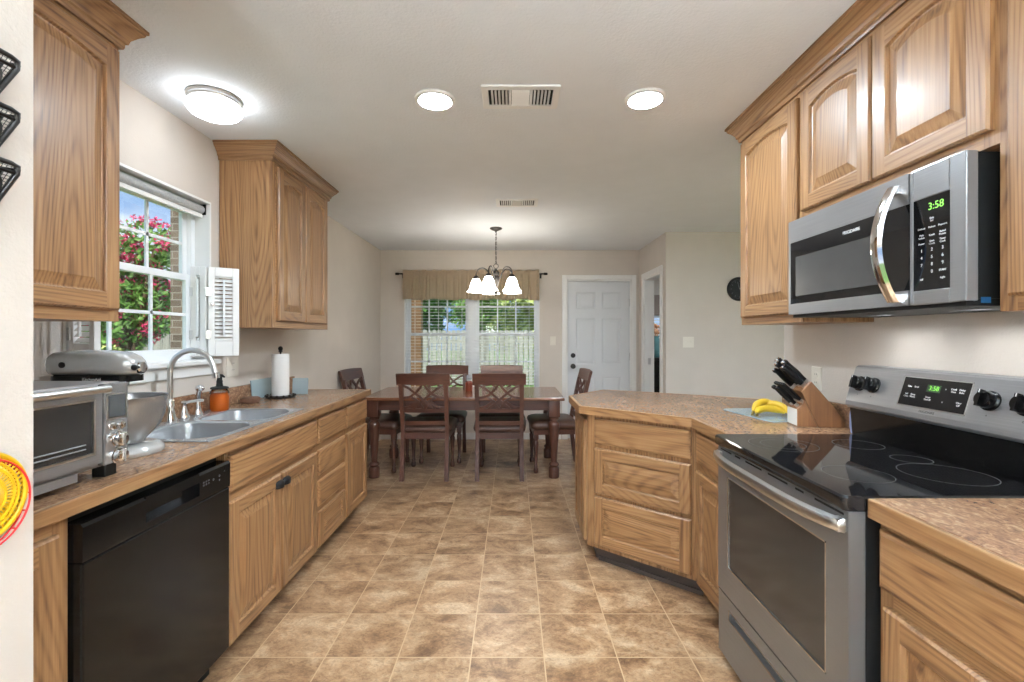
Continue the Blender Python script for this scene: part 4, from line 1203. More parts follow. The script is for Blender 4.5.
# ------------------------------------------------------------------ toaster oven
to = empty('toaster_oven', (-1.17, 0.945, CT), PI/2, 'grey stainless toaster oven on the counter beside the wall end', 'toaster oven')
TW, TD, TH = 0.455, 0.34, 0.274
m = MB()
L = [[(x, 0.006, 0.036), (x, TD, 0.036), (x, TD, TH-0.02), (x, TD-0.02, TH), (x, 0.016, TH), (x, 0.006, TH-0.006)] for x in (0.0, TW)]
m.loft(L); m.build('casing', M['steel'], to, bevel=0.004)
m = MB(); dx0, dx1, dzz0, dzz1 = 0.012, 0.368, 0.052, 0.262
gx0, gx1, gz0, gz1 = 0.045, 0.340, 0.085, 0.228
m.box(dx0, gx0, -0.010, 0.006, dzz0, dzz1); m.box(gx1, dx1, -0.010, 0.006, dzz0, dzz1); m.box(gx0, gx1, -0.010, 0.006, dzz0, gz0); m.box(gx0, gx1, -0.010, 0.006, gz1, dzz1)
dd = m.build('door', M['steel'], to)
MB().box(gx0, gx1, -0.006, 0.005, gz0, gz1).build('door_window', M['doorglass'], dd)
g = MB()
for a in ((gx0-0.004, gx1+0.004, gz0-0.006, gz0), (gx0-0.004, gx1+0.004, gz1, gz1+0.004), (gx1, gx1+0.006, gz0-0.006, gz1+0.004), (gx0-0.006, gx0, gz0-0.006, gz1+0.004)):
    g.box(a[0], a[1], -0.012, -0.008, a[2], a[3])
g.build('window_border', M['nickel'], dd)
q = MB(); q.tube([(0.03, -0.040, 0.262), (0.355, -0.040, 0.262)], 0.0105, 14)
for x_ in (0.05, 0.335): q.tube([(x_, -0.040, 0.262), (x_, -0.008, 0.255)], 0.008, 10)
q.build('handle', M['nickel'], dd, smooth=45)
m = MB(); m.cbox(0.372, TW, -0.012, 0.008, 0.040, TH-0.002, 0.004); cpn = m.build('control_panel', M['steelz'], to)
MB().cbox(0.384, 0.444, -0.0145, -0.0105, 0.172, 0.238, 0.002).build('screen', M['screen'], cpn)
g = MB()
for a in ((0.380, 0.448, 0.238, 0.242), (0.380, 0.448, 0.168, 0.172), (0.380, 0.384, 0.168, 0.242), (0.444, 0.448, 0.168, 0.242)): g.box(a[0], a[1], -0.0135, -0.011, a[2], a[3])
g.build('screen_bezel', M['nickel'], cpn)
RX_ = Matrix.Rotation(PI/2, 3, 'X')
for x_, z_, r in ((0.400, 0.148, 0.010), (0.428, 0.148, 0.010), (0.393, 0.122, 0.006), (0.418, 0.108, 0.021), (0.418, 0.060, 0.021)):
    q = MB(); q.lathe([(r*1.15, 0), (r*1.15, 0.003), (r, 0.004), (r*0.95, 0.016 if r > 0.015 else 0.007), (r*0.8, 0.018 if r > 0.015 else 0.008), (0, 0.018 if r > 0.015 else 0.008)], 22, (x_, -0.012, z_), mtx=RX_)
    if r > 0.015: q.box(x_-0.003, x_+0.003, -0.034, -0.028, z_-r*0.8, z_+r*0.8)
    q.build('control_knob' if r > 0.015 else 'push_button', M['chrome'], cpn, smooth=40)
m = MB(); m.box(0.10, 0.30, -0.004, 0.006, 0.018, 0.040); m.build('crumb_tray', M['steel'], to)
for x_ in (0.03, 0.42):
    for y_ in (0.03, 0.30): MB().cbox(x_-0.02, x_+0.02, y_-0.02, y_+0.02, 0, 0.037, 0.003).build('foot', M['matblack'], to)
q = MB()
for z_ in (0.115, 0.175):
    pass
q.tube([(0.07, -0.0075, 0.112), (0.32, -0.0075, 0.112)], 0.002, 6); q.tube([(0.07, -0.0075, 0.100), (0.32, -0.0075, 0.100)], 0.002, 6)
q.build('wire_rack', M['greymark'], dd)

# ------------------------------------------------------------------ stand mixer (faces the aisle)
mx = empty('stand_mixer', (-1.44, 1.625, CT), 0, 'silver stand mixer with steel bowl behind the toaster oven', 'stand mixer')
q = MB(); q.loft([rrect(-0.165, 0.192, -0.10, 0.10, 0.095, 0.0, 8), rrect(-0.17, 0.197, -0.105, 0.105, 0.10, 0.008, 8), rrect(-0.168, 0.195, -0.103, 0.103, 0.10, 0.022, 8), rrect(-0.155, 0.18, -0.09, 0.09, 0.088, 0.034, 8)])
q.build('base_plate', M['silver'], mx, smooth=50)
q = MB(); q.loft([rrect(-0.155+a, -0.035-b_, -0.065+c_, 0.065-c_, 0.05, z, 8) for a, b_, c_, z in ((0, 0, 0, 0.03), (0.01, 0.02, 0.006, 0.08), (0.012, 0.028, 0.010, 0.16), (0.0, 0.01, 0.004, 0.225), (0.0, -0.01, 0.0, 0.255))])
q.build('column', M['silver'], mx, smooth=50)
m = MB(); secs = []
for x_, hw, zt, zb in ((-0.148, 0.02, 0.322, 0.292), (-0.145, 0.045, 0.337, 0.280), (-0.137, 0.058, 0.349, 0.273), (-0.12, 0.066, 0.357, 0.271), (-0.07, 0.068, 0.361, 0.271), (0.02, 0.065, 0.361, 0.271), (0.08, 0.058, 0.355, 0.271), (0.113, 0.048, 0.343, 0.272), (0.132, 0.036, 0.328, 0.277), (0.138, 0.022, 0.318, 0.285)):
    L = []
    for i in range(28):
        a = 2*PI*i/28; cy, sz = math.cos(a), math.sin(a)
        ex = 0.62
        L.append((x_, hw*math.copysign(abs(cy)**ex, cy), (zt+zb)/2+(zt-zb)/2*math.copysign(abs(sz)**ex, sz)))
    secs.append(L)
m.loft(secs); hd = m.build('motor_head', M['silver'], mx, smooth=60)
m = MB(); m.loft([rrect(-0.142, 0.125, -0.064, 0.064, 0.05, z, 8) for z in (0.252, 0.274)]); tb = m.build('trim_band', M['black'], hd, smooth=50)
text('band_lettering', 'KitchenAid', 0.014, M['mark'], tb, (0.025, -0.0648, 0.263), RF)
q = MB(); q.lathe([(0.010, 0), (0.010, 0.004), (0, 0.005)], 16, (-0.070, -0.067, 0.312), mtx=RX_); q.build('hinge_pin', M['matblack'], hd)
RY = Matrix.Rotation(PI/2, 3, 'Y')
q = MB(); q.lathe([(0.021, 0), (0.021, 0.012), (0.017, 0.016), (0, 0.017)], 20, (0.134, 0, 0.300), mtx=RY); q.build('attachment_hub', M['chrome'], hd, smooth=40)
q = MB(); q.tube([(0.146, -0.018, 0.302), (0.146, -0.035, 0.302)], 0.005, 8); q.sphere((0.148, -0.038, 0.302), 0.010); q.build('hub_knob', M['matblack'], hd, smooth=50)
q = MB(); q.lathe([(0.020, 0.262), (0.020, 0.240), (0.012, 0.232), (0.008, 0.215), (0.006, 0.14)], 16, (0.075, 0, 0)); q.build('beater_shaft', M['chrome'], hd, smooth=40)
bw = MB(); prof = [(0.035, 0.036), (0.045, 0.040), (0.048, 0.052), (0.068, 0.070), (0.090, 0.100), (0.102, 0.135), (0.108, 0.175), (0.110, 0.196), (0.1125, 0.198), (0.1125, 0.201), (0.108, 0.199), (0.100, 0.140), (0.070, 0.078), (0.0, 0.060)]
bw.lathe(prof, 40, (0.098, 0, 0)); bo = bw.build('mixing_bowl', M['steelz'], mx, smooth=50)

# ------------------------------------------------------------------ knife block and knives
KB = empty('knife_block', (1.285, 2.098, CT+0.0005), math.radians(-9), 'slanted brown wooden knife block on the counter beside the stove', 'knife block')
bwid = 0.115
prof_big = [(0.115, 0.0), (0.020, 0.160), (0.077, 0.205), (0.185, 0.105), (0.255, 0.030), (0.258, 0.0)]
prof_low = [(0.0, 0.0), (0.0, 0.080), (0.030, 0.100), (0.040, 0.122), (0.112, 0.0)]
KS = 0.755
prof_big = [(u*KS, z) for u, z in prof_big]; prof_low = [(u*KS, z) for u, z in prof_low]
m = MB(); m.yprism(prof_big, 0, bwid); m.build('slanted_block', BLOCKW, KB, bevel=0.003)
m = MB(); m.yprism(prof_low, 0.004, bwid-0.004); lo_ = m.build('front_block', BLOCKW, KB, bevel=0.002)
MB().box(-0.0012, 0.0, 0.008, bwid-0.008, 0.004, 0.078).build('face_label', M['label'], lo_)
MB().box(0.0, 0.190, 0.003, bwid-0.003, -0.0001, 0.0).build('base_pad', M['matblack'], KB)
axis = Vector((-0.71, 0, 0.70)).normalized()
def knife(uz, yy, length, r, label, big=True, mat=None):
    """handle sticks out of the block from local point uz"""
    base = KB.matrix_basis @ Vector((uz[0]*KS, yy, uz[1]))
    e = empty('knife' if big else 'steak_knife', base, KB.rotation_euler[2], label, 'knife', 'large knives in the block' if big else 'steak knives in the block')
    p = lambda t: axis*t
    perp = Vector((0.70, 0, 0.71))
    def sec(t, hw, hh, bend=0.0):
        c_ = p(t)+perp*bend
        return [c_+perp*(hh*math.sin(a))+Vector((0, 1, 0))*(hw*math.cos(a)) for a in [2*PI*i/12 for i in range(12)]]
    m = MB()
    l0 = 0.012
    m.loft([sec(l0, r*0.62, r*1.0), sec(l0+length*0.15, r*0.7, r*1.05), sec(l0+length*0.45, r*0.75, r*1.2, 0.001), sec(l0+length*0.8, r*0.72, r*1.0, 0.001), sec(l0+length*0.95, r*0.72, r*1.25, -0.001), sec(l0+length, r*0.5, r*0.8, -0.002)])
    m.build('handle', M['black'], e, smooth=50)
    b_ = MB(); b_.loft([sec(-0.010, r*0.3, r*0.95), sec(0.0, r*0.55, r*0.95), sec(0.014, r*0.64, r*1.02)]); b_.build('bolster', M['nickel'], e, smooth=40)
    if big:
        c_ = MB(); c_.loft([sec(l0+length*0.985, r*0.62, r*1.05, -0.001), sec(l0+length+0.004, r*0.5, r*0.9, -0.002)]); c_.build('end_cap', M['chrome'], e, smooth=40)
    return e
for (u, z_), yy, ln, r, lab in (
    ((0.066, 0.198), 0.030, 0.125, 0.0125, 'black handled kitchen knife nearest the aisle on the upper row'),
    ((0.066, 0.198), 0.085, 0.135, 0.0135, 'black handled kitchen knife on the upper row, nearest the wall'),
    ((0.048, 0.183), 0.022, 0.115, 0.0115, 'black handled kitchen knife on the middle row, aisle side'),
    ((0.048, 0.183), 0.058, 0.135, 0.0125, 'black handled kitchen knife on the middle of the slanted face'),
    ((0.048, 0.183), 0.095, 0.105, 0.0115, 'black handled kitchen knife on the middle row, wall side'),
    ((0.030, 0.168), 0.095, 0.110, 0.0105, 'thin black handled knife on the lower row, sticking out farthest')):
    knife((u, z_), yy, ln, r, lab)
ords = ['first', 'second', 'third', 'fourth', 'fifth', 'sixth']
for k in range(6):
    knife((0.033, 0.112), 0.012+k*0.018, 0.105, 0.0075, 'black steak knife, %s from the stove side of the block' % ords[k], big=False)
for k in range(2):
    knife((0.014, 0.092), 0.030+k*0.050, 0.110, 0.0085, ['black scissor-like knife in the lowest slot, stove side', 'black slim knife in the lowest slot, banana side'][k], big=False)

# bananas on a glass board
gb = MB(); gb.loft([rrect(-0.15, 0.15, -0.20, 0.20, 0.02, 0.0), rrect(-0.15, 0.15, -0.20, 0.20, 0.02, 0.005)])
o = gb.build('glass_board', M['boardglass'], loc=(1.345, 2.42, CT+0.0012), rot=(0, 0, 0.15)); tag(o, 'flat teal glass board under the bananas', 'cutting board')
def banana(loc, rz, tilt_, label):
    e = empty('banana', loc, rz, label, 'banana', 'bananas on the glass board')
    n = 22; Rb = 0.085; path = []; rad = []
    for i in range(n):
        u = i/(n-1); a = math.radians(-62+124*u)
        path.append((Rb*math.sin(a), Rb*math.cos(a)-Rb, 0.0)); rad.append(0.0175*min(1, (0.35+2.6*min(u, 1-u)))**0.8 if 0.02 < u < 0.98 else 0.006)
    Rt = Matrix.Rotation(tilt_, 3, 'X')
    path = [tuple(Rt @ Vector(p)+Vector((0, 0, 0.0))) for p in path]
    q = MB(); q.tube(path, rad, 7); q.build('peel', M['banana'], e, smooth=60)
    q = MB(); a, b_ = Vector(path[0]), Vector(path[1]); d_ = (a-b_).normalized()
    q.tube([a, a+d_*0.022], [0.006, 0.0075], 7); q.build('stem', M['bananatip'], e, smooth=60)
    return e
BZ = CT+0.0075
banana((1.285, 2.365, BZ+0.034), 0.10, math.radians(20), 'yellow banana lying lowest at the front of the bunch')
banana((1.300, 2.415, BZ+0.062), 0.25, math.radians(72), 'yellow banana arching over the top of the bunch')
banana((1.345, 2.395, BZ+0.054), -0.85, math.radians(50), 'yellow banana on the knife block side of the bunch')

# packet beside the stove
q = MB(); q.loft([rrect(-0.02, 0.02, -0.006, 0.006, 0.005, 0), rrect(-0.024, 0.024, -0.012, 0.012, 0.01, 0.03), rrect(-0.024, 0.024, -0.011, 0.011, 0.01, 0.075), rrect(-0.024, 0.024, -0.002, 0.002, 0.001, 0.105)])
o = q.build('packet', M['bluewhite'], loc=(1.445, 1.962, CT+0.001), rot=(0, 0, 0.2), smooth=50); tag(o, 'small blue and white packet standing between stove and knife block', 'packet')

# ------------------------------------------------------------------ switches and outlets
def plate(name, loc, rz, wd, ht, kind, label):
    e = empty(name, loc, rz, label, name.replace('_', ' '))
    q = MB(); q.cbox(-wd/2, wd/2, -0.006, 0, -ht/2, ht/2, 0.002); q.build('cover_plate', M['plastic'], e)
    if kind == 'outlet':
        for z_ in (-0.02, 0.02):
            q = MB(); q.loft([[(x, y, z) for x, z, y in ((a[0], a[1]+z_, yy) for a in [(0.017*math.cos(t), 0.0135*math.sin(t)) for t in [2*PI*i/16 for i in range(16)]])] for yy in (-0.005, -0.008)])
            ro = q.build('receptacle', M['plastic'], e)
            g = MB()
            for x_ in (-0.006, 0.006): g.box(x_-0.001, x_+0.001, -0.0084, -0.007, z_-0.003, z_+0.005)
            g.build('slot', M['gap'], ro)
    else:
        n = 2 if kind == 'double' else 1
        for k in range(n):
            x_ = (k-(n-1)/2)*0.046
            q = MB(); q.cbox(x_-0.005, x_+0.005, -0.017, -0.005, -0.003, 0.012, 0.001); q.build('toggle', M['plastic'], e)
    return e
plate('light_switch', (0.515, YB, 1.27), 0, 0.073, 0.115, 'single', 'ivory light switch on the wall between dining window and white door')
plate('light_switch', (1.870, 4.96, 1.265), 0, 0.117, 0.115, 'double', 'double light switch on the taupe wall beside the doorway')
plate('wall_outlet', (XR, 2.30, 1.115), -PI/2, 0.073, 0.115, 'outlet', 'white wall outlet behind the knife block')
plate('wall_outlet', (XL, 2.83, 1.140), PI/2, 0.117, 0.118, 'outlet', 'wide ivory wall outlet just below the open shutter')
plate('wall_outlet', (XL, 3.36, 1.140), PI/2, 0.073, 0.115, 'outlet', 'ivory wall outlet partly hidden behind the paper towels')

# ------------------------------------------------------------------ ceiling fixtures
def can_light(x, y, label):
    e = empty('recessed_light', (x, y, CEIL), 0, label, 'ceiling light', 'recessed ceiling lights')
    q = MB(); q.lathe([(0.094, 0), (0.092, -0.010), (0.078, -0.014), (0.074, -0.008), (0.072, -0.002)], 36, cap0=False, cap1=False); q.build('trim_ring', M['white'], e, smooth=40)
    q = MB(); q.lathe([(0.0735, -0.0105), (0.06, -0.0115), (0.0, -0.012)], 32, cap0=False); q.build('lens', M['can_on'], e)
    return e
can_light(-0.367, 2.19, 'glowing round recessed light nearer the flush dome lamp')
can_light(0.62, 2.18, 'glowing round recessed light nearer the microwave cabinets')
can_light(3.1, 0.6, 'added unseen recessed light in the open room beyond the stove wall')  # out of view, added as extra fill light
can_light(2.7, 6.7, 'added unseen recessed light in the farther room beyond the doorway')  # out of view, added to brighten the room past the doorway
def fill_uplight(x, y, label, mat='fill_up_on'):  # unseen floor uplight, added to bounce light off the ceiling
    e = empty('added_uplight', (x, y, 0), 0, label, 'floor lamp', 'added uplight fill lamps')
    q = MB(); q.lathe([(0.14, 0), (0.14, 0.015), (0.10, 0.028), (0.02, 0.035)], 28); q.build('base', M['bronze'], e, smooth=40)
    q = MB(); q.tube([(0, 0, 0.03), (0, 0, 1.62)], 0.012, 12); q.build('pole', M['bronze'], e, smooth=40)
    q = MB(); q.lathe([(0.02, 1.61), (0.06, 1.63), (0.13, 1.69), (0.17, 1.76), (0.168, 1.76), (0.127, 1.695), (0.05, 1.64), (0.0, 1.635)], 32, cap1=False); q.build('fill_lamp_shade', M['bronze'], e, smooth=50)
    q = MB(); q.lathe([(0.095, 1.70), (0.095, 1.712), (0.0, 1.714)], 28); q.build('fill_disc', M[mat], e, smooth=40)
    return e
fill_uplight(0.95, -1.25, 'added bronze uplight, unseen fill lamp behind the camera')
fd = empty('added_drum_lamp', (-0.62, -1.25, 0), 0, 'added fill lamp with glowing drum shade, unseen behind the camera', 'floor lamp')  # unseen lamp added to throw soft light from behind
q = MB(); q.lathe([(0.13, 0), (0.13, 0.015), (0.02, 0.03)], 28); q.build('base', M['bronze'], fd, smooth=40)
q = MB(); q.tube([(0, 0, 0.02), (0, 0, 1.62)], 0.011, 12); q.build('pole', M['bronze'], fd, smooth=40)
q = MB(); q.lathe([(0.18, 1.36), (0.16, 1.64), (0.157, 1.64), (0.177, 1.36), (0.18, 1.36)], 32, cap0=False, cap1=False); q.build('fill_lamp_shade', M['fill_drum_on'], fd, smooth=50)
fill_uplight(3.5, -0.5, 'added bronze uplight, unseen fill lamp in the open room past the stove wall')
fl = empty('flush_light', (-1.395, 2.175, CEIL), 0, 'round flush dome light on the ceiling over the sink', 'ceiling light')
q = MB(); q.lathe([(0.112, 0), (0.116, -0.008), (0.110, -0.014), (0.112, -0.022), (0.106, -0.032), (0.100, -0.036)], 36, cap0=False); q.build('lamp_pan', M['nickel'], fl, smooth=35)
q = MB(); q.lathe([(0.108, -0.034), (0.117, -0.046), (0.116, -0.058), (0.100, -0.078), (0.070, -0.092), (0.035, -0.099), (0.0, -0.100)], 36, cap0=False); q.build('glass_dome', M['dome_on'], fl, smooth=60)

def vent(x, y, wx, wy, label):
    e = empty('ceiling_vent', (x, y, CEIL), 0, label, 'ceiling vent', 'ceiling air vents')
    fr = 0.030
    q = MB(); q.box(-wx/2, wx/2, -wy/2, -wy/2+fr, -0.008, 0); q.box(-wx/2, wx/2, wy/2-fr, wy/2, -0.008, 0); q.box(-wx/2, -wx/2+fr, -wy/2+fr, wy/2-fr, -0.008, 0); q.box(wx/2-fr, wx/2, -wy/2+fr, wy/2-fr, -0.008, 0)
    iw = wx-2*fr
    for k in (1, 2): q.box(-wx/2+fr+iw*k/3-0.006, -wx/2+fr+iw*k/3+0.006, -wy/2+fr, wy/2-fr, -0.008, 0)
    q.build('vent_frame', M['white'], e, bevel=0.002)
    MB().box(-wx/2+fr, wx/2-fr, -wy/2+fr, wy/2-fr, -0.0015, -0.0005).build('duct_shadow', M['gap'], e)
    q = MB()
    for k, sgn in ((0, 1), (2, -1)):
        a0 = -wx/2+fr+iw*k/3+0.008; a1 = a0+iw/3-0.016
        for i in range(5):
            x_ = a0+(a1-a0)*(i+0.5)/5
            q.loft([[(x_-0.004*sgn, yy, -0.010), (x_+0.004*sgn, yy, -0.002), (x_+0.005*sgn, yy, -0.003), (x_-0.002*sgn, yy, -0.011)] for yy in (-wy/2+fr+0.004, wy/2-fr-0.004)])
    a0 = -wx/2+fr+iw/3+0.008; a1 = a0+iw/3-0.016
    for i in range(6):
        y_ = -wy/2+fr+(wy-2*fr)*(i+0.5)/6
        q.loft([[(xx, y_+0.006, -0.010), (xx, y_-0.006, -0.002), (xx, y_-0.007, -0.003), (xx, y_+0.004, -0.011)] for xx in (a0, a1)])
    q.build('louver', M['white'], e)
vent(0.035, 2.165, 0.355, 0.205, 'large white slotted ceiling vent between the two recessed lights')
vent(0.033, 3.87, 0.345, 0.215, 'white slotted ceiling vent near the chandelier, farther into the room')

# chandelier
ch = empty('chandelier', (-0.175, 4.78, CEIL), 0, 'dark bronze five-arm chandelier with glowing bell shades over the table', 'chandelier')
q = MB(); q.lathe([(0.062, 0), (0.064, -0.006), (0.058, -0.014), (0.030, -0.026), (0.010, -0.034), (0.008, -0.045)], 28, cap0=False); q.build('canopy', M['bronze'], ch, smooth=40)
q = MB(); n = 13; zc0, zc1 = -0.045, -0.370
for i in range(n):
    zc = zc0+(zc1-zc0)*(i+0.5)/n; hl_ = 0.0165
    P = []
    for k in range(16):
        a = 2*PI*k/16
        p = (0.0075*math.cos(a), 0.0, zc+hl_*math.sin(a))
        P.append((p[0], 0, p[2]) if i % 2 == 0 else (0, p[0], p[2]))
    q.tube(P, 0.0022, 5, closed=True)
q.tube([(0.004, 0.004, -0.04), (-0.004, 0.004, -0.2), (0.004, -0.004, -0.37)], 0.0022, 6)
q.build('chain', M['bronze'], ch, smooth=60)
q = MB(); q.tube([(0.024*math.cos(2*PI*k/20), 0, -0.392+0.024*math.sin(2*PI*k/20)) for k in range(20)], 0.0035, 6, closed=True); q.build('hanging_ring', M['bronze'], ch, smooth=60)
q = MB(); q.lathe([(0.004, -0.413), (0.014, -0.420), (0.010, -0.432), (0.030, -0.445), (0.036, -0.460), (0.036, -0.480), (0.028, -0.490), (0.034, -0.505), (0.034, -0.555), (0.022, -0.590), (0.012, -0.62), (0.020, -0.645), (0.024, -0.662), (0.012, -0.680), (0.006, -0.690), (0.0, -0.700)], 24)
q.build('center_body', M['bronze'], ch, smooth=40)
for k in range(5):
    a = math.radians(251+72*k); ca, sa = math.cos(a), math.sin(a)
    P = bez([(0.030, 0, -0.52), (0.060, 0, -0.500), (0.085, 0, -0.445), (0.125, 0, -0.412), (0.175, 0, -0.420), (0.203, 0, -0.460), (0.205, 0, -0.495)], 8)
    q = MB(); q.tube([(p.x*ca, p.x*sa, p.z) for p in P], 0.0055, 8)
    q.lathe([(0.012, -0.490), (0.024, -0.497), (0.030, -0.512), (0.031, -0.522), (0.0, -0.522)], 16, (0.205*ca, 0.205*sa, 0))
    ao = q.build('arm', M['bronze'], ch, smooth=50)
    s_ = MB(); pr_ = [(0.028, -0.520), (0.036, -0.530), (0.050, -0.555), (0.060, -0.590), (0.068, -0.620), (0.082, -0.645), (0.096, -0.658)]
    s_.lathe(pr_+[(r-0.003, z) for r, z in reversed(pr_)], 28, (0.205*ca, 0.205*sa, 0), cap0=False, cap1=False)
    s_.build('glass_shade', M['shade_on'], ao, smooth=60)

# ------------------------------------------------------------------ dining set
TX, TY = -0.46, 4.735
tb = empty('dining_table', (TX, TY, 0), 0, 'dark stained wooden dining table with turned legs by the window', 'dining table')
m = MB(); m.cbox(-0.935, 0.935, -0.465, 0.465, 0.732, 0.762, 0.006); m.build('table_top', TABLETOP, tb)
m = MB()
m.box(-0.865, 0.865, -0.395, -0.370, 0.635, 0.732); m.box(-0.865, 0.865, 0.370, 0.395, 0.635, 0.732); m.box(-0.875, -0.85, -0.39, 0.39, 0.635, 0.732); m.box(0.85, 0.875, -0.39, 0.39, 0.635, 0.732)
m.build('apron', DK['x'], tb)
for sx in (-1, 1):
    for sy in (-1, 1):
        q = MB(); cx, cy = sx*0.845, sy*0.362
        q.cbox(cx-0.052, cx+0.052, cy-0.052, cy+0.052, 0.575, 0.732, 0.004)
        q.lathe([(0.030, 0.000), (0.046, 0.0), (0.050, 0.02), (0.050, 0.085), (0.046, 0.098), (0.036, 0.105), (0.042, 0.115), (0.048, 0.125), (0.042, 0.137), (0.028, 0.148), (0.029, 0.17), (0.040, 0.33), (0.052, 0.47), (0.054, 0.50), (0.046, 0.522), (0.034, 0.530), (0.034, 0.540), (0.048, 0.552), (0.048, 0.562), (0.036, 0.575)], 20, (cx, cy, 0))
        q.build('leg', DK['z'], tb, smooth=40)

def make_chair(label):
    e = empty('dining_chair', (0, 0, 0), 0, label, 'dining chair', 'dining chairs around the table')
    HB = 0.995
    yb = lambda z: -0.215-0.115*max(0, (z-0.46)/0.54)**1.15-(0.05*max(0, (0.40-z)/0.40)**1.4)
    for s_ in (-1, 1):
        L = []
        for k in range(15):
            z = 0.0+0.90*k/14
            w_ = 0.017+0.003*min(1, abs(z-0.45)*2); d_ = 0.019 if z > 0.5 else 0.020
            xx = s_*(0.205-0.0*z); y = yb(z)
            L.append([(xx-w_, y-d_, z), (xx+w_, y-d_, z), (xx+w_, y+d_, z), (xx-w_, y+d_, z)])
        MBq = MB(); MBq.loft(L); MBq.build('rear_leg', DK['z'], e, smooth=35)
    # crest rail, slightly bowed and wider than the posts
    m = MB(); L = []
    for k in range(21):
        u = -1+2*k/20; x = 0.243*u
        bow = -0.020*(1-u*u)
        zt = HB-0.006*u*u; zb = 0.885+0.006*u*u-(0.0 if abs(u) < 0.9 else 0.008)
        L.append([(x, yb(zb)-0.013+bow, zb), (x, yb(zb)+0.013+bow, zb), (x, yb(zt)+0.012+bow, zt-0.006), (x, yb(zt)+0.004+bow, zt), (x, yb(zt)-0.008+bow, zt), (x, yb(zt)-0.014+bow, zt-0.006)])
    m.loft(L); m.build('crest_rail', DK['x'], e, smooth=40)
    def rail(nm, z0_, z1_, bow=0.012):
        m = MB(); L = []
        for k in range(11):
            u = -1+2*k/10; x = 0.192*u; b_ = -bow*(1-u*u)
            L.append([(x, yb(z0_)-0.010+b_, z0_), (x, yb(z0_)+0.010+b_, z0_), (x, yb(z1_)+0.010+b_, z1_), (x, yb(z1_)-0.010+b_, z1_)])
        m.loft(L); return m.build(nm, DK['x'], e, smooth=40)
    rail('back_rail', 0.625, 0.662); rail('back_rail', 0.505, 0.545)
    # crossing lattice
    m = MB()
    def strip(pts):
        P = bez([(x, 0, z) for x, z in pts], 8)
        L = []
        for i, p in enumerate(P):
            t_ = (P[min(i+1, len(P)-1)]-P[max(i-1, 0)]).normalized(); nr_ = Vector((-t_.z, 0, t_.x))*0.0105
            y = yb(p.z)-0.014*(1-(p.x/0.195)**2)
            L.append([(p.x-nr_.x, y-0.008, p.z-nr_.z), (p.x+nr_.x, y-0.008, p.z+nr_.z), (p.x+nr_.x, y+0.008, p.z+nr_.z), (p.x-nr_.x, y+0.008, p.z-nr_.z)])
        m.loft(L)
    for s_ in (-1, 1):
        strip([(s_*0.188, 0.878), (s_*0.135, 0.855), (s_*0.070, 0.805), (0.0, 0.745), (-s_*0.060, 0.695), (-s_*0.105, 0.655)])
        strip([(s_*0.010, 0.888), (s_*0.035, 0.850), (s_*0.085, 0.800), (s_*0.135, 0.772), (s_*0.190, 0.765)])
        strip([(s_*0.190, 0.672), (s_*0.120, 0.690), (s_*0.060, 0.725), (s_*0.022, 0.760)]) if False else None
        strip([(s_*0.110, 0.765), (s_*0.070, 0.745), (s_*0.030, 0.695), (s_*0.004, 0.655)])
        strip([(s_*0.190, 0.668), (s_*0.130, 0.680), (s_*0.080, 0.712), (s_*0.040, 0.735)])
    m.build('lattice', DK['z'], e, smooth=35)
    m = MB(); m.box(-0.205, 0.205, -0.225, -0.195, 0.375, 0.434); m.box(-0.222, 0.222, 0.205, 0.232, 0.375, 0.434)
    for s_ in (-1, 1):
        m.loft([[(s_*0.192, -0.21, z), (s_*0.215, -0.21, z), (s_*0.228, 0.22, z), (s_*0.205, 0.22, z)] for z in (0.375, 0.434)])
    m.build('seat_frame', DK['x'], e)
    m = MB()
    def seat(z, i, r):
        L = []
        for x, y, _ in rrect(-0.258+i, 0.258-i, -0.205+i, 0.250-i, r, z, 6):
            f_ = 0.93+0.07*(y+0.205)/0.455
            L.append((x*f_, y, z))
        return L
    m.loft([seat(0.432, 0.010, 0.04), seat(0.446, -0.002, 0.05), seat(0.470, -0.006, 0.05), seat(0.494, 0.006, 0.05), seat(0.510, 0.040, 0.05), seat(0.516, 0.11, 0.04)])
    m.build('seat_cushion', M['leather'], e, smooth=60)
    for s_ in (-1, 1):
        q = MB(); cx, cy = s_*0.198, 0.205
        q.cbox(cx-0.024, cx+0.024, cy-0.024, cy+0.024, 0.335, 0.380, 0.002)
        q.lathe([(0.014, 0.0), (0.020, 0.004), (0.025, 0.022), (0.022, 0.045), (0.014, 0.058), (0.019, 0.066), (0.019, 0.072), (0.014, 0.080), (0.017, 0.16), (0.024, 0.27), (0.025, 0.300), (0.018, 0.315), (0.023, 0.325), (0.022, 0.336)], 16, (cx, cy, 0))
        q.build('front_leg', DK['z'], e, smooth=40)
    return e
proto = make_chair('dark wooden dining chair with lattice back, camera side of table, nearer the sink counter')
spots = [(-0.815, 4.530, 0.0, None),
         (-0.125, 4.530, 0.0, 'dark wooden dining chair with lattice back, camera side of table, nearer the peninsula'),
         (-0.760, 5.065, PI, 'dark wooden dining chair facing the camera at the window side, away from the door'),
         (-0.130, 5.065, PI, 'dark wooden dining chair facing the camera at the window side, nearer the white door'),
         (-1.340, 4.735, -PI/2-0.10, 'dark wooden dining chair at the table end by the bare wall'),
         (0.415, 4.720, PI/2+0.06, 'dark wooden dining chair at the table end by the white door')]
for i, (x, y, rz, lab) in enumerate(spots):
    c_ = proto if i == 0 else copy_tree(proto)
    c_.location = (x, y, 0); c_.rotation_euler = (0, 0, rz)
    if lab: c_['label'] = lab
cj = empty('candle_jar', (-0.455, 4.80, 0.762), 0, 'small reddish brown candle jar on the dining table', 'candle')
q = MB(); q.lathe([(0.034, 0.0), (0.037, 0.004), (0.037, 0.075)], 20); q.build('wax', M['candle'], cj, smooth=40)
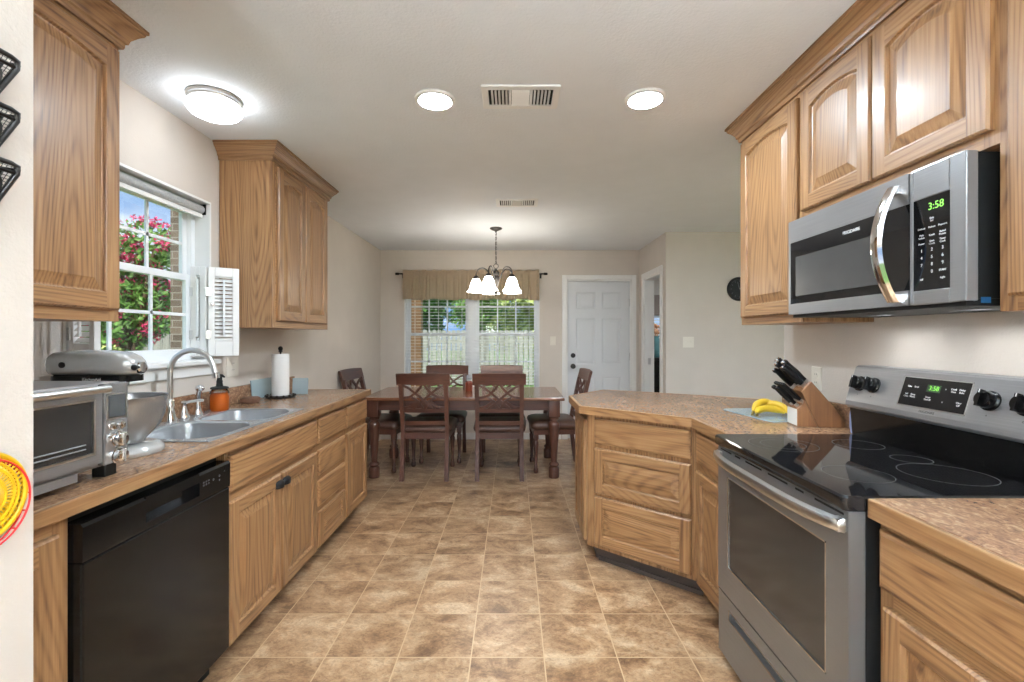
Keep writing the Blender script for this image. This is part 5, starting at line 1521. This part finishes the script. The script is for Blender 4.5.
q = MB(); q.lathe([(0.0375, 0.074), (0.0375, 0.088), (0.030, 0.094), (0.030, 0.104), (0.0, 0.105)], 20); q.build('lid', M['candle'], cj, smooth=40)

# ------------------------------------------------------------------ wall items near the camera
rk = empty('wall_basket_rack', (-0.85, 0.688, 1.50), 0, 'black scrolled wire pocket rack hanging on the near wall end', 'wall rack')
for s_ in (-0.07, 0.07):
    MB().tube([(0.006, s_, 0.33), (0.006, s_, -0.06)], 0.003, 6).build('rack_rail', M['iron'], rk)
for k, zt in enumerate((0.278, 0.192, 0.104)):
    zb = zt-0.140
    xt, xb = 0.030, 0.012
    F = lambda u, v: Vector((xb+(xt-xb)*v, u*(0.022+0.067*v), zb+(zt-zb)*v))      # front plane of the pocket
    q = MB()
    rim = [F(-1, 0.02), F(-1, 0.90), F(-0.93, 0.985), F(-0.8, 1.0), F(0, 1.0), F(0.8, 1.0), F(0.93, 0.985), F(1, 0.90), F(1, 0.02), F(0, 0.0)]
    q.tube(rim, 0.0042, 8, closed=True)
    for s_ in (-1, 1):
        q.tube([F(s_, 0.95), Vector((0.006, s_*0.080, zt-0.004)), Vector((0.006, s_*0.022, zb+0.01)), F(s_, 0.05)], 0.003, 6)
        P = []
        for i in range(34):
            a = 3.6*PI*i/33; r = 0.030*(1-i/38)
            P.append(F(s_*0.52+s_*r*math.cos(a)/0.085, 0.66+r*math.sin(a)/0.145))
        q.tube(P, 0.0032, 6)
        q.tube([F(0, 0.95), F(s_*0.5, 0.90), F(s_*0.95, 0.90)], 0.003, 6); q.tube([F(s_*0.2, 0.1), F(s_*0.5, 0.40), F(s_*0.9, 0.45)], 0.003, 6)
    q.build('basket_frame', M['iron'], rk, smooth=60)
    g = MB(); n = 26
    for i in range(1, n):
        u = -1+2*i/n
        g.tube([F(u, 0.03), F(u, 0.97)], 0.0006, 4, caps=False); g.tube([F(-0.97, i/n), F(0.97, i/n)], 0.0006, 4, caps=False)
    g.build('wire_mesh', M['iron'], rk)

yb_ = empty('hanging_basket', (-0.85, 0.733, 1.062), 0, 'round yellow openwork plastic basket with red wire rim on the near wall end', 'basket')
q = MB(); Ry = 0.071
def cap_pt(r, a): 
    return Vector((0.006+0.006*(1-(r/Ry)**2), r*math.cos(a), r*math.sin(a)))
for r in (0.008, 0.022, 0.036, 0.050, 0.058):
    q.tube([cap_pt(r, 2*PI*i/40) for i in range(40)], 0.0030, 5, closed=True)
for i in range(54):
    a = 2*PI*i/54
    for s_ in (-1, 1):
        q.tube([cap_pt(r, a+s_*0.20*(r/Ry)) for r in (0.010, 0.024, 0.038, 0.052, Ry)], 0.0016, 4)
q.build('openwork', M['yellow'], yb_, smooth=60)
q = MB(); q.tube([(0.006, Ry*math.cos(2*PI*i/48), Ry*math.sin(2*PI*i/48)) for i in range(48)], 0.0045, 8, closed=True); q.build('rim', M['yellow'], yb_, smooth=60)
q = MB()
for r, xo_ in ((Ry+0.003, 0.003), (Ry+0.003, 0.012)):
    q.tube([(xo_, r*math.cos(2*PI*i/48), r*math.sin(2*PI*i/48)-0.012) for i in range(48)], 0.0016, 6, closed=True)
for i in range(16):
    a = 2*PI*i/16; r = Ry+0.004; q.tube([(0.002, r*math.cos(a), r*math.sin(a)-0.012), (0.012, r*math.cos(a), r*math.sin(a)-0.012)], 0.0014, 5)
q.build('wire_rim', M['red'], yb_, smooth=60)
tag([c_ for c_ in bpy.data.objects if c_.name.startswith('wire_rim')][0], 'red wire rim')

ck_ = empty('wall_clock', (2.405, 4.96, 1.83), 0, 'round black wall clock half hidden behind the tall oak cabinet', 'clock')
RX2 = Matrix.Rotation(PI/2, 3, 'X')
q = MB(); q.lathe([(0.125, 0), (0.128, 0.012), (0.120, 0.026), (0.105, 0.030), (0.100, 0.018), (0.0, 0.018)], 40, mtx=RX2); q.build('clock_case', M['matblack'], ck_, smooth=40)
q = MB()
for i in range(12):
    a = 2*PI*i/12; c0_, s0_ = math.cos(a), math.sin(a)
    q.tube([(0.080*c0_, -0.0185, 0.080*s0_), (0.092*c0_, -0.0185, 0.092*s0_)], 0.002, 5)
q.build('hour_mark', M['greymark'], ck_)
q = MB(); q.tube([(0, -0.021, 0), (0.045, -0.021, 0.025)], 0.0025, 5); q.tube([(0, -0.023, 0), (-0.02, -0.023, 0.075)], 0.002, 5); q.build('clock_hand', M['greymark'], ck_)

# ------------------------------------------------------------------ room beyond the doorway
w3 = empty('window_3', (0, 0, 0)); struct(w3)
m = MB(); m.box(2.05, 2.10, 8.19, 8.28, 0.95, 2.0); m.box(3.25, 3.3, 8.19, 8.28, 0.95, 2.0); m.box(2.10, 3.25, 8.19, 8.28, 1.95, 2.0); m.box(2.10, 3.25, 8.19, 8.28, 0.95, 1.0); m.box(2.10, 3.25, 8.20, 8.27, 1.46, 1.50)
wf = m.build('window_frame', M['vinyl'], w3)
MB().box(2.10, 3.25, 8.23, 8.234, 1.0, 1.95).build('pane', M['pane'], wf)
e = empty('window_blind', (2.68, 8.14, 1.68), 0, 'white slatted blind seen through the doorway in the farther room', 'window blind')
MB().cbox(-0.66, 0.66, -0.03, 0.03, 0.0, 0.07, 0.004).build('headrail', M['vinyl'], e)
m = MB()
for i in range(11): m.loft([[(x, -0.025, -0.02-i*0.05-0.012), (x, -0.024, -0.02-i*0.05-0.014), (x, 0.024, -0.02-i*0.05+0.012), (x, 0.023, -0.02-i*0.05+0.014)] for x in (-0.65, 0.65)])
m.build('slat', M['vinyl'], e)
o = MB().cbox(2.0, 3.4, 8.06, 8.10, 1.70, 2.05, 0.01).build('valance', M['taupe']); tag(o, 'plain taupe valance seen through the doorway in the farther room', 'valance')
dr = empty('dresser', (2.42, 7.70, 0), 0, 'black dresser seen through the doorway in the farther room', 'dresser')
m = MB(); m.box(-0.5, 0.5, -0.24, 0.24, 0.06, 0.95); m.build('carcass', M['matblack'], dr)
MB().cbox(-0.52, 0.52, -0.26, 0.25, 0.95, 0.985, 0.004).build('dresser_top', M['matblack'], dr)
for i in range(4):
    do_ = MB().cbox(-0.47, 0.47, -0.255, -0.24, 0.09+i*0.215, 0.29+i*0.215, 0.004).build('drawer', M['black'], dr)
    k = MB()
    for x_ in (-0.25, 0.25): k.sphere((x_, -0.27, 0.19+i*0.215), 0.014)
    k.build('knob', M['bronze'], do_, smooth=50)
for sx in (-0.45, 0.45):
    for sy in (-0.2, 0.2): MB().box(sx-0.03, sx+0.03, sy-0.03, sy+0.03, 0, 0.06).build('foot', M['matblack'], dr)
vz = empty('vase', (2.36, 7.66, 0.985), 0, 'teal vase of orange blooms on the black dresser beyond the doorway', 'vase')
q = MB(); q.lathe([(0.045, 0), (0.075, 0.06), (0.085, 0.16), (0.06, 0.26), (0.04, 0.32), (0.052, 0.35)], 24); q.build('vase_body', M['teal'], vz, smooth=50)
q = MB()
for i in range(16):
    a = random.uniform(0, 2*PI); r = random.uniform(0, 0.09); h = random.uniform(0.40, 0.56)
    q.tube([(0, 0, 0.30), (r*math.cos(a), r*math.sin(a), h)], 0.003, 5); q.sphere((r*math.cos(a), r*math.sin(a), h), 0.028, seg=8, ring=6)
q.build('blooms', M['orange'], vz, smooth=50)

# ------------------------------------------------------------------ outdoors
GZ = -0.15
g = MB(); n = 40
def ground_h(x, y):
    return GZ+0.02*mnoise.noise((x*0.5, y*0.5, 0))
L = []
xs_ = [-40+80*i/n for i in range(n+1)]
ys_ = [-20+70*i/n for i in range(n+1)]
for yv in ys_: L.append([(xv, yv, ground_h(xv, yv)) for xv in xs_])
g.loft(L, closed=False, cap0=False, cap1=False)
o = g.build('lawn_ground', M['grass']); struct(o)
o = MB().box(-3.72, XL-0.12, 5.05, 7.5, GZ, 3.2).build('wall_brick', M['brick']); struct(o)
mb_ = empty('meter_box', (-3.42, 5.05, 1.20), 0, 'grey utility box on the brick wall outside the sink window', 'meter box')
MB().cbox(-0.10, 0.10, -0.09, 0, 0, 0.30, 0.006).build('box_body', M['screen'], mb_)
q = MB(); q.lathe([(0.07, 0), (0.07, 0.04), (0.05, 0.055), (0, 0.055)], 20, (0, -0.09, 0.18), mtx=RX2); q.build('meter_dial', M['greymark'], mb_, smooth=40)
q = MB(); q.tube([(0, -0.04, 0), (0, -0.04, -1.3)], 0.02, 8); q.build('conduit', M['greymark'], mb_)

def fence(name, a, b_, zt, mat, label, group):
    a, b_ = Vector(a), Vector(b_); L_ = (b_-a).length; ang_ = math.atan2((b_-a).y, (b_-a).x)
    e = empty(name, (a.x, a.y, GZ), ang_, label, 'fence', group)
    q = MB(); n = int(L_/0.145)
    for i in range(n):
        x = i*0.145; h = zt-GZ+random.uniform(-0.015, 0.015)
        q.yprism([(x, 0.02), (x+0.126, 0.02), (x+0.126, h-0.03), (x+0.103, h), (x+0.023, h), (x, h-0.03)], random.uniform(-0.004, 0.004), 0.018+random.uniform(-0.003, 0.003))
    q.build('fence_boards', mat, e)
    q = MB()
    for z in (0.4, 1.3): q.box(0, L_, 0.022, 0.06, z, z+0.09)
    q.build('fence_rail', mat, e)
    for i in range(int(L_/2.4)+1):
        MB().box(i*2.4-0.045, i*2.4+0.045, 0.06, 0.15, -0.1, zt-GZ-0.1).build('fence_post', mat, e)
    return e
fence('wooden_fence', (-12, 14.0), (12, 14.0), 1.52, M['fence'], 'pale grey board fence across the yard behind the dining window', 'garden fences')
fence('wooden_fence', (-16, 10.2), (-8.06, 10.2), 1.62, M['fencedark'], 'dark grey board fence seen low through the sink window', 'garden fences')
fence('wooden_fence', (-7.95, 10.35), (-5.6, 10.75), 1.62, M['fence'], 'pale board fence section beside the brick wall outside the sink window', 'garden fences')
pp = empty('porch_post', (-1.715, 8.30, GZ), 0, 'brown wooden porch post outside the dining window', 'post')
MB().cbox(-0.09, 0.09, -0.09, 0.09, 0.10, 2.75, 0.008).build('post_shaft', M['post'], pp)
MB().cbox(-0.11, 0.11, -0.11, 0.11, 0, 0.12, 0.01).build('post_base', M['post'], pp)
MB().cbox(-0.12, 0.12, -0.12, 0.12, 2.30, 2.36, 0.01).build('post_collar', M['post'], pp)

def leaves(q, blobs, count, size, mat=0):
    tot = sum(b_[3] for b_ in blobs)
    for bx, by, bz, br in blobs:
        for _ in range(int(count*br/tot)):
            v = Vector((random.gauss(0, 1), random.gauss(0, 1), random.gauss(0, 1))).normalized()*(br*random.uniform(0.45, 1.0)**0.5)
            c_ = Vector((bx, by, bz))+Vector((v.x, v.y, v.z*0.85))
            s_ = size*random.uniform(0.6, 1.3)
            d1 = Vector((random.uniform(-1, 1), random.uniform(-1, 1), random.uniform(-1, 1))).normalized()
            d2 = d1.orthogonal().normalized(); d2 = (Matrix.Rotation(random.uniform(0, 6.28), 3, d1) @ d2)
            nn = d1.cross(d2)*s_*0.12
            q.quad([c_-d1*s_, c_-d2*s_*0.45+nn, c_+d1*s_], mat); q.quad([c_-d1*s_, c_+d1*s_, c_+d2*s_*0.45+nn], mat)
def tree(name, x, y, h, r, nb, cnt, size, mats, label, group=None, low=0.35, blossom=0):
    e = empty(name, (x, y, GZ), 0, label, 'tree' if 'shrub' not in name else 'shrub', group)
    blobs = []
    for i in range(nb):
        a = random.uniform(0, 2*PI); rr = r*random.uniform(0.1, 0.75)
        blobs.append((rr*math.cos(a), rr*math.sin(a), h*random.uniform(low, 0.92), r*random.uniform(0.32, 0.5)))
    q = MB(); leaves(q, blobs, cnt, size); q.build('foliage', mats[0], e)
    q = MB(); q.tube(bez([(0, 0, 0), (0.04*h*0.3, 0, h*0.25), (-0.02*h, 0.02, h*0.5), (0, 0, h*0.8)], 6), [0.035*h*(1-0.035*i) for i in range(19)], 8)
    for b_ in blobs[:6]:
        q.tube([(0, 0, h*0.3), (b_[0]*0.5, b_[1]*0.5, (h*0.3+b_[2])/2), (b_[0], b_[1], b_[2])], [0.018*h, 0.012*h, 0.006*h], 6)
    q.build('trunk', M['bark'], e, smooth=60)
    if blossom:
        q = MB(); sub = []
        for _ in range(blossom):
            b_ = random.choice(blobs); v = Vector((random.gauss(0, 1), random.gauss(0, 1), random.gauss(0, 1)+0.2)).normalized()*b_[3]*0.98
            sub.append((b_[0]+v.x, b_[1]+v.y, b_[2]+v.z*0.85, r*0.10))
        leaves(q, sub, blossom*26, size*0.6); q.build('blossoms', mats[1], e)
    return e
# crepe myrtle outside the sink window
random.seed(5)
tree('flowering_tree', -5.75, 7.0, 3.15, 1.0, 11, 4200, 0.055, (M['leaf'], M['pink']), 'pink flowering tree outside the sink window', low=0.48, blossom=150)
tree('flowering_shrub', -7.7, 8.9, 2.2, 0.85, 9, 4200, 0.05, (M['leafdark'], M['pink']), 'lower pink flowering shrub behind the pink tree', low=0.5, blossom=90)
random.seed(9)
for i, (x, y, h, r, mt, lab) in enumerate((
    (-3.6, 17.2, 5.4, 2.3, 'leafdark', 'dark green tree behind the yard fence, farthest from the door side'),
    (-1.5, 22.2, 7.4, 2.6, 'leaf', 'mid green tree behind the yard fence, second from the porch post side'),
    (1.1, 17.2, 5.2, 2.2, 'leaflight', 'pale yellow-green tree behind the yard fence at the window middle'),
    (3.8, 22.2, 7.2, 2.6, 'leafdark', 'dark tree behind the yard fence on the door side'),
    (-7.4, 22.2, 6.6, 2.8, 'leaf', 'broad green tree behind the fence beyond the brick wall'),
    (-12.5, 16.0, 3.4, 1.8, 'leafdark', 'low dark tree behind the dark garden fence'))):
    tree('garden_tree', x, y, h, r, 15, 8000, 0.13, (M[mt],), lab, 'trees behind the fences', low=0.28)
# low flowers under the sink window
random.seed(3)
for i in range(9):
    x, y = -4.1-0.31*i, 5.35+0.62*(i % 2)
    labs = ['leafy green plant nearest the brick wall below the sink window', 'second leafy plant from the brick wall below the sink window', 'third leafy plant from the brick wall below the sink window', 'fourth leafy plant from the brick wall below the sink window',
            'yellow flowering plant in front of the dark fence', 'sixth leafy plant from the brick wall below the sink window', 'seventh leafy plant from the brick wall below the sink window', 'eighth leafy plant from the brick wall below the sink window', 'leafy plant farthest from the brick wall below the sink window']
    e = empty('garden_plant', (x, y, GZ), 0, labs[i], 'plant', 'garden plants below the sink window')
    h = random.uniform(1.15, 1.32)
    q = MB()
    for s_ in range(5): q.tube([(0, 0, 0), (random.uniform(-.06, .06), random.uniform(-.06, .06), h*0.6), (random.uniform(-.12, .12), random.uniform(-.12, .12), h)], 0.006, 5)
    q.build('stems', M['leafdark'], e)
    q = MB(); leaves(q, [(random.uniform(-.12, .12), random.uniform(-.12, .12), h*random.uniform(0.45, 1.0), 0.16) for _ in range(5)], 420, 0.04); q.build('leaves', M['leaflight'] if i % 2 else M['leaf'], e)
    if i in (4,):
        q = MB()
        for _ in range(3): q.sphere((random.uniform(-.08, .08), random.uniform(-.08, .08), h+random.uniform(0.0, 0.12)), 0.045, seg=10, ring=6, sc=(1, 1, 0.6))
        q.build('flower_head', M['yellow'], e, smooth=50)

# lettering becomes plain mesh objects
dg_ = bpy.context.evaluated_depsgraph_get()
for o in [q for q in bpy.data.objects if q.type == 'FONT']:
    me = bpy.data.meshes.new_from_object(o.evaluated_get(dg_))
    nm, pa, lo3, ro3, mt = o.name, o.parent, o.location.copy(), o.rotation_euler.copy(), o.data.materials[0]
    bpy.data.objects.remove(o)
    o2 = bpy.data.objects.new(nm, me); C.objects.link(o2)
    if not me.materials: me.materials.append(mt)
    o2.parent = pa; o2.location = lo3; o2.rotation_euler = ro3
